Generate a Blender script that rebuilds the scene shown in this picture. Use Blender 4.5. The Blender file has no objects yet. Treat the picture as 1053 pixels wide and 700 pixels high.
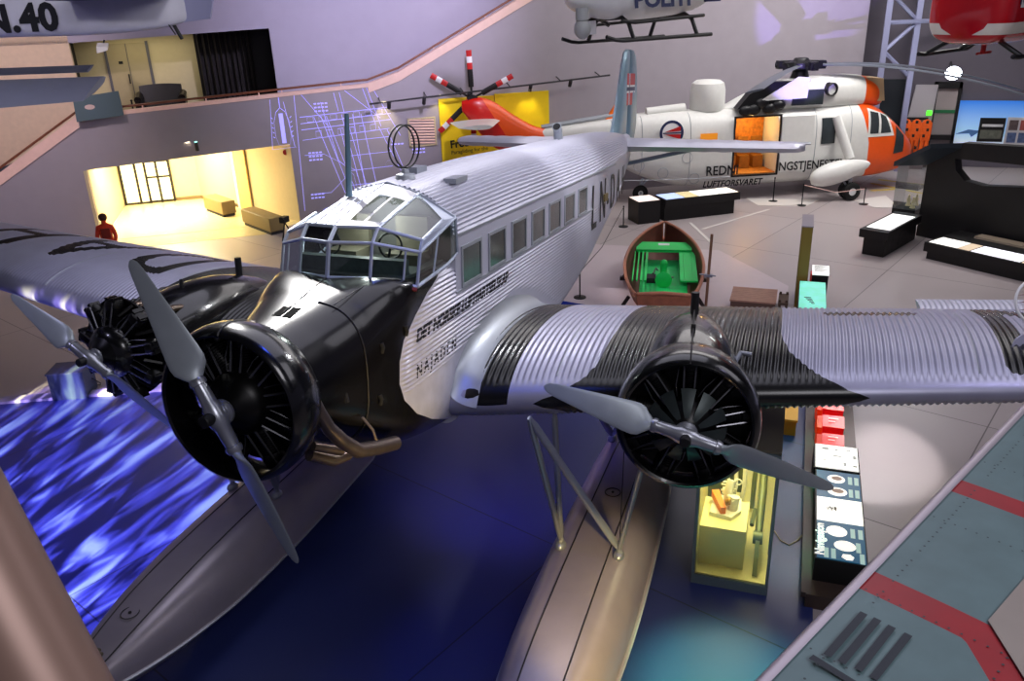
import bpy, bmesh, math, random
from mathutils import Matrix, Vector, Euler
random.seed(7)
C = bpy.context.scene.collection
PI = math.pi
def R_(d): return math.radians(d)

# ------------------------------------------------------------------ materials
def _new(name):
    m = bpy.data.materials.new(name); m.use_nodes = True
    nt = m.node_tree; return m, nt, nt.nodes['Principled BSDF']
def lin(c):
    return tuple((x/12.92 if x <= .04045 else ((x+.055)/1.055)**2.4) for x in c[:3]) + (1,)
def mat(name, col, rough=.5, metal=0, emit=None, es=0, noise=0, nscale=6, bump=0, bscale=40, alpha=1, trans=0, coat=0, spec=.5, ior=1.45):
    """procedural principled material; colours are sRGB 0..1"""
    m, nt, b = _new(name); N = nt.nodes; L = nt.links
    b.inputs['Base Color'].default_value = lin(col); b.inputs['Roughness'].default_value = rough
    b.inputs['Metallic'].default_value = metal; b.inputs['Alpha'].default_value = alpha
    b.inputs['Transmission Weight'].default_value = trans; b.inputs['Coat Weight'].default_value = coat
    b.inputs['Specular IOR Level'].default_value = spec; b.inputs['IOR'].default_value = ior
    if emit: b.inputs['Emission Color'].default_value = lin(emit); b.inputs['Emission Strength'].default_value = es
    tc = N.new('ShaderNodeTexCoord')
    if noise:
        n = N.new('ShaderNodeTexNoise'); n.inputs['Scale'].default_value = nscale; n.inputs['Detail'].default_value = 5
        L.new(tc.outputs['Object'], n.inputs['Vector'])
        mx = N.new('ShaderNodeMix'); mx.data_type = 'RGBA'
        mx.inputs['A'].default_value = lin(tuple(x*(1-noise) for x in col)); mx.inputs['B'].default_value = lin(tuple(min(1, x*(1+noise)) for x in col))
        L.new(n.outputs['Fac'], mx.inputs['Factor']); L.new(mx.outputs['Result'], b.inputs['Base Color'])
        r = N.new('ShaderNodeMapRange'); r.inputs['To Min'].default_value = max(.02, rough-.1); r.inputs['To Max'].default_value = min(1, rough+.12)
        L.new(n.outputs['Fac'], r.inputs['Value']); L.new(r.outputs['Result'], b.inputs['Roughness'])
    if bump:
        n2 = N.new('ShaderNodeTexNoise'); n2.inputs['Scale'].default_value = bscale
        L.new(tc.outputs['Object'], n2.inputs['Vector'])
        bp = N.new('ShaderNodeBump'); bp.inputs['Strength'].default_value = bump; bp.inputs['Distance'].default_value = .02
        L.new(n2.outputs['Fac'], bp.inputs['Height']); L.new(bp.outputs['Normal'], b.inputs['Normal'])
    return m
def mat_split(name, ca, cb, attr='paint', ra=.4, rb=.3, ma=0, mb=0, noise=.08, nscale=8, seams=0, coat=0):
    """two paints meeting along the zero line of a signed distance stored on the vertices"""
    m, nt, b = _new(name); N = nt.nodes; L = nt.links
    at = N.new('ShaderNodeAttribute'); at.attribute_name = attr
    g = N.new('ShaderNodeMath'); g.operation = 'GREATER_THAN'; g.inputs[1].default_value = 0
    L.new(at.outputs['Fac'], g.inputs[0])
    tc = N.new('ShaderNodeTexCoord'); n = N.new('ShaderNodeTexNoise'); n.inputs['Scale'].default_value = nscale; n.inputs['Detail'].default_value = 6
    L.new(tc.outputs['Object'], n.inputs['Vector'])
    def pair(c):
        x = N.new('ShaderNodeMix'); x.data_type = 'RGBA'
        x.inputs['A'].default_value = lin(tuple(v*(1-noise) for v in c)); x.inputs['B'].default_value = lin(tuple(min(1, v*(1+noise)) for v in c))
        L.new(n.outputs['Fac'], x.inputs['Factor']); return x.outputs['Result']
    mx = N.new('ShaderNodeMix'); mx.data_type = 'RGBA'
    L.new(g.outputs[0], mx.inputs['Factor']); L.new(pair(ca), mx.inputs['A']); L.new(pair(cb), mx.inputs['B'])
    L.new(mx.outputs['Result'], b.inputs['Base Color'])
    for s, a_, b_ in (('Roughness', ra, rb), ('Metallic', ma, mb)):
        r = N.new('ShaderNodeMapRange'); r.inputs['To Min'].default_value = a_; r.inputs['To Max'].default_value = b_
        L.new(g.outputs[0], r.inputs['Value']); L.new(r.outputs['Result'], b.inputs[s])
    b.inputs['Coat Weight'].default_value = coat
    return m
def mat_glass(name, tint=(.6,.7,.72), a=.35, rough=.05):
    m, nt, b = _new(name); N = nt.nodes; L = nt.links
    g = N.new('ShaderNodeBsdfGlossy'); g.inputs['Roughness'].default_value = rough
    t = N.new('ShaderNodeBsdfTransparent'); t.inputs['Color'].default_value = lin(tint)
    fr = N.new('ShaderNodeFresnel'); fr.inputs['IOR'].default_value = 1.5
    mr = N.new('ShaderNodeMapRange'); mr.inputs['To Min'].default_value = a*.2; mr.inputs['To Max'].default_value = .9
    L.new(fr.outputs[0], mr.inputs['Value'])
    mx = N.new('ShaderNodeMixShader'); L.new(mr.outputs[0], mx.inputs[0]); L.new(t.outputs[0], mx.inputs[1]); L.new(g.outputs[0], mx.inputs[2])
    L.new(mx.outputs[0], nt.nodes['Material Output'].inputs['Surface']); return m

M = {}
M['silver'] = mat('bare_aluminium', (.74,.74,.80), .38, .3, noise=.05, nscale=3)
M['silver_panel'] = mat('smooth_aluminium', (.64,.66,.69), .4, .5, noise=.06, nscale=4)
M['black_gloss'] = mat('black_enamel', (.055,.055,.06), .22, .1, noise=.3, nscale=5, coat=.4)
M['nose_skin'] = mat_split('nose_paint', (.74,.74,.80), (.075,.07,.07), ra=.38, rb=.24, ma=.3, mb=.35, noise=.12, nscale=5, coat=.15)
M['wing_skin'] = mat_split('wing_paint', (.61,.61,.69), (.06,.06,.065), ra=.38, rb=.25, ma=.45, mb=.1, noise=.06, nscale=3)
M['frame'] = mat('canopy_frame', (.68,.71,.78), .4, .4)
M['roofmetal'] = mat('cockpit_roof', (.80,.80,.82), .4, .3)
M['glass'] = mat_glass('cockpit_glass', (.78,.84,.84), .35)
M['glass_dark'] = mat('cabin_glass', (.20,.22,.23), .14, 0, noise=.25, nscale=2, spec=.6)
M['glass_clear'] = mat_glass('case_glass', (.95,.97,.97), .2)
M['prop'] = mat('propeller_metal', (.64,.67,.69), .42, .35, noise=.05)
M['hub'] = mat('hub_metal', (.62,.63,.66), .3, .7)
M['engine'] = mat('engine_black', (.05,.048,.05), .35, .4, noise=.3)
M['engine_grey'] = mat('engine_dark_grey', (.22,.25,.25), .35, .5, noise=.2)
M['rod'] = mat('pushrod_metal', (.42,.42,.44), .3, .8)
M['float'] = mat('float_metal', (.60,.57,.61), .36, .4, noise=.07, nscale=3)
M['seam'] = mat('dark_seam', (.12,.11,.12), .5)
M['strut'] = mat('strut_metal', (.60,.62,.66), .35, .6)
M['exhaust'] = mat('exhaust_steel', (.42,.37,.33), .35, .8, noise=.2)
M['black'] = mat('matte_black', (.045,.045,.05), .55, noise=.15)
M['ink'] = mat('black_lettering', (.04,.04,.06), .5)
M['red'] = mat('red_paint', (.72,.10,.10), .45)
M['white'] = mat('white_paint', (.88,.88,.88), .4, noise=.03)
M['navy'] = mat('navy_paint', (.10,.14,.30), .4)
M['teal_tail'] = mat('tail_paint', (.45,.56,.62), .4, .3, noise=.06)
M['wire'] = mat('dark_wire', (.1,.1,.1), .6)

# ------------------------------------------------------------------ mesh builder
class MB:
    def __init__(s): s.v = []; s.f = []; s.a = []; s.mi = []
    def add(s, vs, fs, attr=None, mi=0):
        o = len(s.v); s.v += [tuple(x) for x in vs]; s.f += [tuple(i+o for i in f) for f in fs]
        s.a += (attr if attr is not None else [0.0]*len(vs)); s.mi += [mi]*len(fs); return s
    def box(s, c, d, rot=None, mi=0):
        x, y, z = (k/2 for k in d); vs = [Vector((i*x, j*y, k*z)) for i in (-1,1) for j in (-1,1) for k in (-1,1)]
        if rot is not None: vs = [rot @ v for v in vs]
        vs = [v+Vector(c) for v in vs]
        return s.add(vs, [(0,1,3,2),(4,6,7,5),(0,4,5,1),(2,3,7,6),(0,2,6,4),(1,5,7,3)], mi=mi)
    def bbox(s, lo, hi, mi=0):
        return s.box([(a+b)/2 for a, b in zip(lo, hi)], [abs(b-a) for a, b in zip(lo, hi)], mi=mi)
    def rings(s, rs, closed=True, cap=True, attr=None, mi=0):
        n = len(rs[0]); vs = [p for r in rs for p in r]; fs = []
        m = n if closed else n-1
        for i in range(len(rs)-1):
            for j in range(m):
                k = (j+1) % n
                fs.append((i*n+j, i*n+k, (i+1)*n+k, (i+1)*n+j))
        if cap and closed:
            fs.append(tuple(range(n-1, -1, -1))); fs.append(tuple((len(rs)-1)*n+j for j in range(n)))
        return s.add(vs, fs, attr, mi)
    def tube(s, pts, r=.02, n=10, cap=True, flat=None, mi=0):
        pts = [Vector(p) for p in pts]; rs = []; up = None
        for i, p in enumerate(pts):
            t = (pts[min(i+1, len(pts)-1)]-pts[max(i-1, 0)]).normalized()
            if up is None: up = Vector((0,0,1)) if abs(t.z) < .9 else Vector((1,0,0))
            x = t.cross(up)
            if x.length < 1e-4: x = t.cross(Vector((0,1,0)))
            x.normalize(); y = x.cross(t).normalized(); up = y
            rr = r[i] if isinstance(r, (list, tuple)) else r
            fx = flat if flat else 1
            rs.append([p+x*math.cos(a)*rr+y*math.sin(a)*rr*fx for a in (2*PI*k/n for k in range(n))])
        return s.rings(rs, cap=cap, mi=mi)
    def revolve(s, prof, o=(0,0,0), ax=(1,0,0), n=48, cap=False, mi=0):
        """prof: (along axis, radius)"""
        ax = Vector(ax).normalized(); u = ax.cross(Vector((0,0,1)))
        if u.length < 1e-3: u = Vector((1,0,0))
        u.normalize(); w = u.cross(ax).normalized(); o = Vector(o)
        return s.rings([[o+ax*h+(u*math.cos(a)+w*math.sin(a))*r for a in (2*PI*k/n for k in range(n))] for h, r in prof], cap=cap, mi=mi)
    def prism(s, poly, h0, h1, f=lambda p, h: (p[0], p[1], h), mi=0):
        n = len(poly); vs = [f(p, h0) for p in poly]+[f(p, h1) for p in poly]
        fs = [tuple(range(n-1, -1, -1)), tuple(range(n, 2*n))]+[(i, (i+1) % n, n+(i+1) % n, n+i) for i in range(n)]
        return s.add(vs, fs, mi=mi)
    def sphere(s, c, r, n=16, m=10, mi=0):
        r = r if isinstance(r, (list, tuple)) else (r, r, r)
        rs = [[(c[0]+r[0]*math.sin(t)*math.cos(a), c[1]+r[1]*math.sin(t)*math.sin(a), c[2]-r[2]*math.cos(t)) for a in (2*PI*k/n for k in range(n))] for t in (.02+(PI-.04)*i/m for i in range(m+1))]
        return s.rings(rs, mi=mi)
    def build(s, name, m, parent=None, mtx=None, smooth=True, angle=40, attr=False):
        me = bpy.data.meshes.new(name); me.from_pydata(s.v, [], s.f)
        ms = m if isinstance(m, (list, tuple)) else [m]
        for k in ms: me.materials.append(k)
        if len(ms) > 1: me.polygons.foreach_set('material_index', s.mi)
        if attr:
            at = me.attributes.new('paint', 'FLOAT', 'POINT'); at.data.foreach_set('value', s.a)
        bm = bmesh.new(); bm.from_mesh(me); bmesh.ops.recalc_face_normals(bm, faces=bm.faces); bm.to_mesh(me); bm.free()
        if smooth:
            me.shade_smooth(); me.set_sharp_from_angle(angle=R_(angle))
        o = bpy.data.objects.new(name, me); C.objects.link(o)
        if parent: o.parent = parent
        if mtx is not None: o.matrix_local = mtx
        return o
def tag(o, label=None, cat=None, group=None, kind=None):
    if label: o['label'] = label
    if cat: o['category'] = cat
    if group: o['group'] = group
    if kind: o['kind'] = kind
    return o
def empty(name, loc=(0,0,0), rz=0, label=None, cat=None, group=None, mtx=None):
    o = bpy.data.objects.new(name, None); C.objects.link(o); o.location = loc; o.rotation_euler = (0,0,rz); o.empty_display_size = .2
    if mtx is not None: o.matrix_world = mtx
    return tag(o, label, cat, group)
def struct(o): o['kind'] = 'structure'; return o
def text(body, size, m, parent, mtx, name='lettering', extrude=.003, shear=0, align='LEFT', xs=1, spacing=1, bold=0):
    cu = bpy.data.curves.new(name, 'FONT'); cu.body = body; cu.size = size; cu.extrude = extrude; cu.shear = shear
    cu.align_x = align; cu.space_character = spacing; cu.offset = bold; cu.resolution_u = 3
    t = bpy.data.objects.new('t', cu); C.objects.link(t)
    dg = bpy.context.evaluated_depsgraph_get(); me = bpy.data.meshes.new_from_object(t.evaluated_get(dg))
    bpy.data.objects.remove(t); bpy.data.curves.remove(cu); me.name = name
    me.materials.clear(); me.materials.append(m)
    if xs != 1:
        for v in me.vertices: v.co.x *= xs
    o = bpy.data.objects.new(name, me); C.objects.link(o)
    if parent: o.parent = parent
    o.matrix_local = mtx; return o
def frame(o, x, y):
    """matrix with origin o, local x and y axes (z = x cross y)"""
    x = Vector(x).normalized(); y = Vector(y); y = (y-x*y.dot(x)).normalized(); z = x.cross(y)
    return Matrix(((x.x,y.x,z.x,o[0]),(x.y,y.y,z.y,o[1]),(x.z,y.z,z.z,o[2]),(0,0,0,1)))
def copy_tree(o, parent=None):
    c = o.copy(); C.objects.link(c)
    if parent: c.parent = parent
    for ch in o.children: copy_tree(ch, c)
    return c
def lerp(a, b, t): return a+(b-a)*t
def interp(x, tab):
    """tab sorted by first column ascending; returns remaining columns"""
    if x <= tab[0][0]: return tab[0][1:]
    for a, b in zip(tab, tab[1:]):
        if x <= b[0]:
            t = (x-a[0])/(b[0]-a[0]); return tuple(lerp(p, q, t) for p, q in zip(a[1:], b[1:]))
    return tab[-1][1:]
def sinterp(x, tab):
    """smooth (monotone-ish Catmull) interpolation"""
    if x <= tab[0][0]: return tab[0][1:]
    if x >= tab[-1][0]: return tab[-1][1:]
    for i in range(len(tab)-1):
        a, b = tab[i], tab[i+1]
        if x <= b[0]:
            h = b[0]-a[0]; t = (x-a[0])/h; out = []
            for k in range(1, len(a)):
                def slope(j):
                    if j <= 0 or j >= len(tab)-1: 
                        j0, j1 = (0, 1) if j <= 0 else (len(tab)-2, len(tab)-1)
                    else: j0, j1 = j-1, j+1
                    return (tab[j1][k]-tab[j0][k])/(tab[j1][0]-tab[j0][0])
                m0, m1 = slope(i)*h, slope(i+1)*h
                d = b[k]-a[k]
                if d == 0: m0 = m1 = 0
                t2, t3 = t*t, t*t*t
                out.append((2*t3-3*t2+1)*a[k]+(t3-2*t2+t)*m0+(-2*t3+3*t2)*b[k]+(t3-t2)*m1)
            return tuple(out)
# ================================================================== THE FLOATPLANE
# aircraft frame: x forward, y to port, z up, origin at the nose propeller hub; the fuselage sits 5.4 degrees nose-up on its floats
HZ = 4.425; TH = R_(5.405); ct, st = math.cos(TH), math.sin(TH)
PM = Matrix(((ct,0,-st,0),(0,1,0,0),(st,0,ct,HZ),(0,0,0,1)))
def p2w(x, y, z): return Vector((x*ct-z*st, y, x*st+z*ct+HZ))
plane = empty('floatplane', (0,0,0), 0, 'large silver corrugated three-engined floatplane with black nose on two metal floats', 'seaplane')

FUS = [ # x ascending (tail first): half width, top, bottom, roof spring
 (-17.9, .05, 1.25, .80, 1.0), (-17.0, .22, 1.33, .62, .95), (-16.0, .34, 1.40, .42, .92), (-14.0, .56, 1.53, -.04, .90), (-12.0, .71, 1.58, -.36, .90),
 (-11.0, .78, 1.59, -.54, .89), (-9.6, .825, 1.60, -.86, .88), (-8.0, .83, 1.61, -1.15, .88), (-6.0, .83, 1.63, -1.34, .88), (-3.3, .83, 1.56, -1.36, .88),
 (-2.6, .83, .70, -1.24, .60), (-2.0, .80, .78, -1.08, .60), (-1.5, .72, .70, -.88, .30), (-1.0, .61, .60, -.66, 0), (-.5, .54, .54, -.56, 0)]
FUS_REAR = FUS[:9]+[(-3.3, .83, 1.56, -1.36, .88), (-2.6,.83,1.5,-1.24,.88)]
BND = [(-1.4, -3.6), (-1.26, -3.29), (-.98,-2.62), (-.75, -2.21), (-.5, -1.95), (-.29, -1.87), (-.05,-1.89), (.16, -1.98), (.36,-2.25), (.53, -2.57), (.77, -3.37), (.9, -3.5)]
def half_section(w, zt, zb, zs, rb, nr, ns, nside, deck=False):
    """half loop from bottom centre up to roof centre: points (y,z,kind,phase)"""
    pts = []
    for i in range(8): pts.append((lerp(0, w-rb, i/8), zb, 0, 0))
    for i in range(8):
        a = PI/2*i/8; pts.append((w-rb+rb*math.sin(a), zb+rb-rb*math.cos(a), 0, 0))
    for i in range(nside): pts.append((w, lerp(zb+rb, zs, i/nside), 1, (zs-lerp(zb+rb, zs, i/nside))))
    for i in range(nr+1):
        a = PI/2*i/nr; ex = 2/2.25 if not deck else 2/4.0
        pts.append((w*math.cos(a)**ex if a < PI/2-1e-6 else 0, zs+(zt-zs)*math.sin(a)**ex, 2, i/nr))
    return pts
def fus_skin(x0, x1, nose):
    xs = []
    x = x1
    while x > x0+1e-6:
        xs.append(x); x -= (.05 if nose else (.12 if x > -12 else .25))
    xs.append(x0)
    rs = []; at = []
    nside = 240; nr = 126 if not nose else 20; NR = 21
    for x in xs:
        w, zt, zb, zs = sinterp(x, FUS if nose else FUS_REAR)
        if nose:
            if x < -2.0:
                zt, zs = .72, .62
                if x < -2.3: zt = .72; zs = .64
            else:
                zs = min(zs, zt-.1)
        k = min(1, max(0, (-x-.9)/1.1)) if nose else 1
        rb = lerp(min(w, (zt-zb)/2)*.98, .22, k) if nose else min(.22, w*.6, (zs-zb)*.4)
        half = half_section(w, zt, zb, zs, rb, nr, 0, nside, deck=nose)
        if nose and k < 1:  # towards a circle
            zc = (zt+zb)/2; rr = (zt-zb)/2; n = len(half)
            # same points by angle
            circ = []
            for i, p in enumerate(half):
                a = math.atan2(p[1]-zc, p[0]); circ.append((rr*math.cos(a), zc+rr*math.sin(a)))
            half = [(lerp(c[0], p[0], k), lerp(c[1], p[1], k), p[2], p[3]) for c, p in zip(circ, half)]
        out = []; sd = []
        for (y, z, kind, ph) in half:
            amp = 0
            if kind == 1:
                inband = (.30 < z < 1.0 and not nose) or (nose and z > .2 and False)
                smooth_low = False
                zl = interp(-x, [(1.8,-.42),(3.0,-.42),(4.2,-.3),(5.5,-.1),(6.6,-.35),(7.6,-.8),(9,-1.3)])[0]
                if x > -7.8 and z < zl: smooth_low = True
                if not inband and not smooth_low: amp = .011
                if nose: 
                    bx = interp(z, BND)[0]
                    if x > bx-.05: amp = 0
                d = amp*math.cos(2*PI*ph/.052); y2 = y+d; z2 = z
            elif kind == 2 and not nose:
                d = .012*math.cos(2*PI*ph*NR) if ph > .06 else 0
                l = math.hypot(y/max(w,.01)**2, (z-zs)/max(zt-zs,.01)**2) or 1
                y2 = y+d*(y/max(w,.01)**2)/l; z2 = z+d*((z-zs)/max(zt-zs,.01)**2)/l
                if w < .3: y2, z2 = y, z
            else: y2, z2 = y, z
            out.append((y2, z2))
            if nose:
                bx = interp(z, BND)[0]; sd.append(x-bx if z < .76 or kind == 1 else (1 if x > -3.0 else -1))
            else: sd.append(-1)
        ring = [(x, y, z) for y, z in out]+[(x, -y, z) for y, z in reversed(out[1:-1])]
        rs.append(ring); at += sd+list(reversed(sd[1:-1]))
    mb = MB(); mb.rings(rs, cap=True, attr=at); return mb

def nose_skin():
    NE = [(-3.36,14,6),(-2.3,14,5),(-2.0,6,4),(-1.5,3.2,3),(-1.0,2.4,2.4),(-.5,2,2)]
    NS = [(-3.36,.83,.68,-1.36),(-2.6,.83,.70,-1.24),(-2.3,.83,.735,-1.17),(-2.0,.815,.785,-1.08),(-1.7,.765,.745,-.97),(-1.35,.69,.665,-.82),(-1.0,.61,.60,-.66),(-.5,.54,.54,-.56)]
    rs = []; at = []; x = -.5; n = 420; f = 2200
    while x > -3.4:
        xx = max(x, -3.36); w, zt, zb = sinterp(xx, NS); nu, nl = interp(xx, NE); zc = lerp(0, -.25, min(1, max(0, (-xx-.9)/1.4)))
        raw = []
        for i in range(f+1):
            a = -PI/2+PI*i/f; c, sn = math.cos(a), math.sin(a)
            e = 2/(nu if sn > 0 else nl); h = (zt-zc) if sn > 0 else (zc-zb)
            raw.append((w*max(0,c)**e, zc+h*math.copysign(abs(sn)**e, sn)))
        L = [0]
        for p, q in zip(raw, raw[1:]): L.append(L[-1]+math.hypot(q[0]-p[0], q[1]-p[1]))
        out = []; j = 0
        for k in range(n+1):
            t = L[-1]*k/n
            while j < f-1 and L[j+1] < t: j += 1
            u = (t-L[j])/max(1e-9, L[j+1]-L[j]); out.append((lerp(raw[j][0],raw[j+1][0],u), lerp(raw[j][1],raw[j+1][1],u)))
        h2 = []; sd = []
        for k, (y, z) in enumerate(out):
            bx = interp(z, BND)[0]; d = xx-bx if y > .4*w else 1
            zl = interp(-xx, [(1.8,-.42),(3.0,-.42),(4.2,-.3)])[0]
            if d < -.04 and y > w*.97 and z > zl and z < .66: y += .011*math.cos(2*PI*(.88-z)/.052)*min(1, (-d-.04)/.06)
            h2.append((y, z)); sd.append(d)
        rs.append([(xx, y, z) for y, z in h2]+[(xx, -y, z) for y, z in reversed(h2[1:-1])]); at += sd+list(reversed(sd[1:-1]))
        x -= .05 if x > -2 else .06
    mb = MB(); mb.rings(rs, cap=True, attr=at); return mb
fuselage = fus_skin(-17.9, -3.36, False).build('fuselage', M['silver'], plane, PM, angle=60)
nose = nose_skin().build('nose_section', M['nose_skin'], plane, PM, attr=True, angle=60)
nose['label'] = 'glossy black nose meeting bare silver skin'
# trim strips along the cabin side, windows
for s in (1, -1):
    mb = MB()
    for z, h in ((1.0, .03), (.33, .02)): mb.bbox((-12.2 if z > .9 else -10.2, s*.80, z-h/2), (-3.36, s*.842, z+h/2))
    mb.build('rail_strip', M['silver_panel'], fuselage)
for s in (1, -1):
    for k in range(7):
        xw = -3.57-k*.92
        mb = MB(); mb.bbox((xw-.59, s*.82, .39), (xw, s*.834, .81))
        pane = mb.build('cabin_window', M['glass_dark'], fuselage)
        fb = MB()
        for lo, hi in (((xw-.63, .35), (xw+.04, .39)), ((xw-.63, .81), (xw+.04, .85)), ((xw-.63, .39), (xw-.59, .81)), ((xw, .39), (xw+.04, .81))):
            fb.bbox((lo[0], s*.82, lo[1]), (hi[0], s*.845, hi[1]))
        fb.build('window_frame', M['silver_panel'], fuselage)
# roof fittings: mast, direction-finding loop, vent, hatch
mb = MB(); mb.tube([(-2.98,-.3,1.46), (-3.04,-.3,2.37)], [.034,.022], 10, flat=1.6); mb.build('antenna_mast', mat('mast_paint', (.36,.47,.55), .4, .3), plane, PM)
mb = MB()
for dx in (-.02, .02):
    mb.tube([(-3.83+.25*math.cos(a), dx*1.6-.05*math.cos(a), 1.96+.25*math.sin(a)) for a in (2*PI*k/32 for k in range(33))], .011, 8, cap=False)
loop = mb.build('direction_finder_loop', M['black'], plane, PM)
mb = MB(); mb.revolve([(0,.0),(0,.13),(.05,.11),(.07,.05),(.12,.04),(.12,0)], (-3.83,0,1.58), (0,0,1), 20); mb.build('loop_base', M['silver_panel'], loop)
mb = MB(); mb.tube([(-10.65,0,1.55), (-10.6,0,1.78), (-10.52,0,1.84)], .09, 14); mb.revolve([(0,.0),(0,.075)], (-10.512,0,1.846), (.8,0,.6), 14, mi=1); mb.build('air_vent', [M['silver_panel'], M['black']], plane, PM)
mb = MB(); mb.prism([(-4.1,.38),(-4.5,.36),(-4.55,.52),(-4.1,.55)], 1.50, 1.565); mb.build('roof_hatch', M['silver_panel'], plane, PM)
mb = MB(); mb.box((-4.4,-.12,1.63),(.3,.16,.08)); mb.build('roof_fairing', M['silver_panel'], plane, PM)
# lettering on the port and starboard sides
def side_text(s, body, x, z, size, shear=0, y=.845, rx=None, sp=1, xs=1, ext=.003, m='ink', dx=0):
    # port side reads from nose to tail
    mt = frame((x, s*y, z), (-s, rx if rx else 0, 0), (0,0,1)) if s > 0 else frame((x, -y, z), (1, 0, 0), (0,0,1))
    return text(body, size, M[m], fuselage, mt, shear=shear, spacing=sp, xs=xs, extrude=ext)
side_text(1, 'DET NORSKE LUFTFARTSELSKAP', -2.22, .06, .205, .3, y=.836, xs=.99, rx=None)
side_text(1, 'DET NORSKE LUFTFARTSELSKAP', -2.235, .04, .205, .3, y=.8355, xs=.99, m='silver_panel' if False else 'ink', ext=.001).name = 'lettering'
side_text(1, 'NAJADEN', -2.2, -.34, .215, .12, sp=1.5, xs=.88, y=.834)
for i, (ch, x, w) in enumerate((('L', -10.12, .5), ('N', -10.95, .75), ('-', -11.9, .4), ('D', -12.4, .6), ('A', -13.4, .7), ('H', -14.4, .6))):
    hw2 = sinterp(x-w, FUS)[0]; hw1 = sinterp(x, FUS)[0]
    side_text(1, ch, x, -.08+.03*i, 1.25-.06*i, 0, y=hw1+.016, rx=(hw2-hw1)/w, xs=.85)
mb = MB(); mb.bbox((-11.75,.755,.3),(-11.45,.79,.45)); mb.build('placard', mat('brass_placard', (.55,.48,.3), .5), fuselage)

# ---------------- cockpit canopy
def mir(p): return (p[0], -p[1], p[2])
Bc, B1, B2 = (-1.91,0,.78), (-2.05,.42,.765), (-2.31,.83,.65)
Mc, M1, M2 = (-1.99,0,1.13), (-2.14,.42,1.12), (-2.41,.83,1.0)
Tc, T1, C2 = (-2.15,0,1.27), (-2.28,.42,1.255), (-2.50,.82,1.11)
R1, S1, S2, RB, PB = (-3.34,.40,1.475), (-3.08,.81,1.235), (-3.36,.84,1.22), (-3.40,.84,.80), (-3.12,.84,.73)
RC = (-3.36,0,1.58)
canopy = MB()
def bar(mb, a, b, r=.018, n=6): mb.tube([a, b], r, n)
for s in (0, 1):
    f = (lambda p: p) if s == 0 else mir
    for a, b in ((Bc,B1),(B1,B2),(Mc,M1),(M1,M2),(Tc,T1),(T1,C2),(B1,M1),(B2,M2),(M1,T1),(M2,C2),(T1,R1),(C2,S1),(M2,S2),(B2,PB),(R1,S2),(S2,RB),(PB,RB),(R1,RC)):
        bar(canopy, f(a), f(b), .020)
    a, b = Vector(B1), Vector(B2); c, d = Vector(M1), Vector(M2)
    bar(canopy, f(a.lerp(b,.7)), f(c.lerp(d,.7)), .013)
    bar(canopy, f(Vector(B2).lerp(Vector(PB),.5)), f(Vector(M2).lerp(Vector(S2),.5)), .012)
bar(canopy, Bc, Mc, .026); bar(canopy, Mc, Tc, .024)
canopy = canopy.build('canopy_frame', M['frame'], plane, PM)
canopy['label'] = 'pale blue-grey cockpit window framing'
def pane(*pts, m='glass', name='window_pane'):
    mb = MB(); mb.add(pts, [tuple(range(len(pts)))]); return mb.build(name, M[m], canopy, smooth=False)
for f in (lambda p: p, mir):
    for q in ((Bc,B1,M1,Mc),(B1,B2,M2,M1),(Mc,M1,T1,Tc),(M1,M2,C2,T1),(B2,PB,S2,M2),(PB,RB,S2)): pane(*[f(p) for p in q])
    mb = MB(); mb.add([f(T1), f(C2), f(S1), f(R1)], [(0,1,2,3)]); mb.build('roof_window', M['glass'], canopy, smooth=False)
    mb = MB(); mb.add([f(p) for p in (S1, S2, R1)], [(0,1,2)]); mb.add([f(p) for p in (C2, S1, S2, M2)], [(0,1,2,3)]); mb.build('roof_corner', M['frame'], canopy, smooth=False)
# roof of the cockpit with two glazed strips
RG = [(-2.28,.42,1.255),(-2.15,0,1.27),(-2.28,-.42,1.255)]
mb = MB()
def rp(u, v):  # u 0 front..1 back, v -1..1 across
    z0 = lerp(1.272,1.257,abs(v)); z1 = lerp(1.575,1.478,abs(v)**1.5); x0 = lerp(-2.15,-2.28,abs(v)); x1 = lerp(-3.36,-3.34,abs(v))
    return (lerp(x0,x1,u), lerp(.42,.40,u)*v, lerp(z0,z1,u)+.022*math.sin(PI*u)*(1-.3*v*v))
def rpatch(mb, u0, u1, v0, v1, up=0, n=6):
    g = [[tuple(Vector(rp(lerp(u0,u1,i/n), lerp(v0,v1,j/n)))+Vector((0,0,up))) for j in range(n+1)] for i in range(n+1)]
    mb.rings(g, closed=False)
rpatch(mb, 0, 1, -1, .1); rpatch(mb, 0, .12, .1, 1); rpatch(mb, .72, 1, .1, 1); rpatch(mb, .12, .72, .1, .17); rpatch(mb, .12,.72,.93,1); rpatch(mb,.12,.72,.52,.58)
roof = mb.build('cockpit_roof', M['roofmetal'], canopy)
for v0, v1 in ((.17,.52), (.58,.93)):
    mb = MB(); rpatch(mb, .12, .72, v0, v1, -.005); mb.build('roof_pane', M['glass'], canopy)
mb = MB()
for k in (-.75,-.4,-.1): 
    mb.tube([tuple(Vector(rp(u,k))+Vector((0,0,.006))) for u in (0,.25,.5,.75,1)], .008, 5)
mb.build('roof_rib', M['frame'], canopy)
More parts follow.
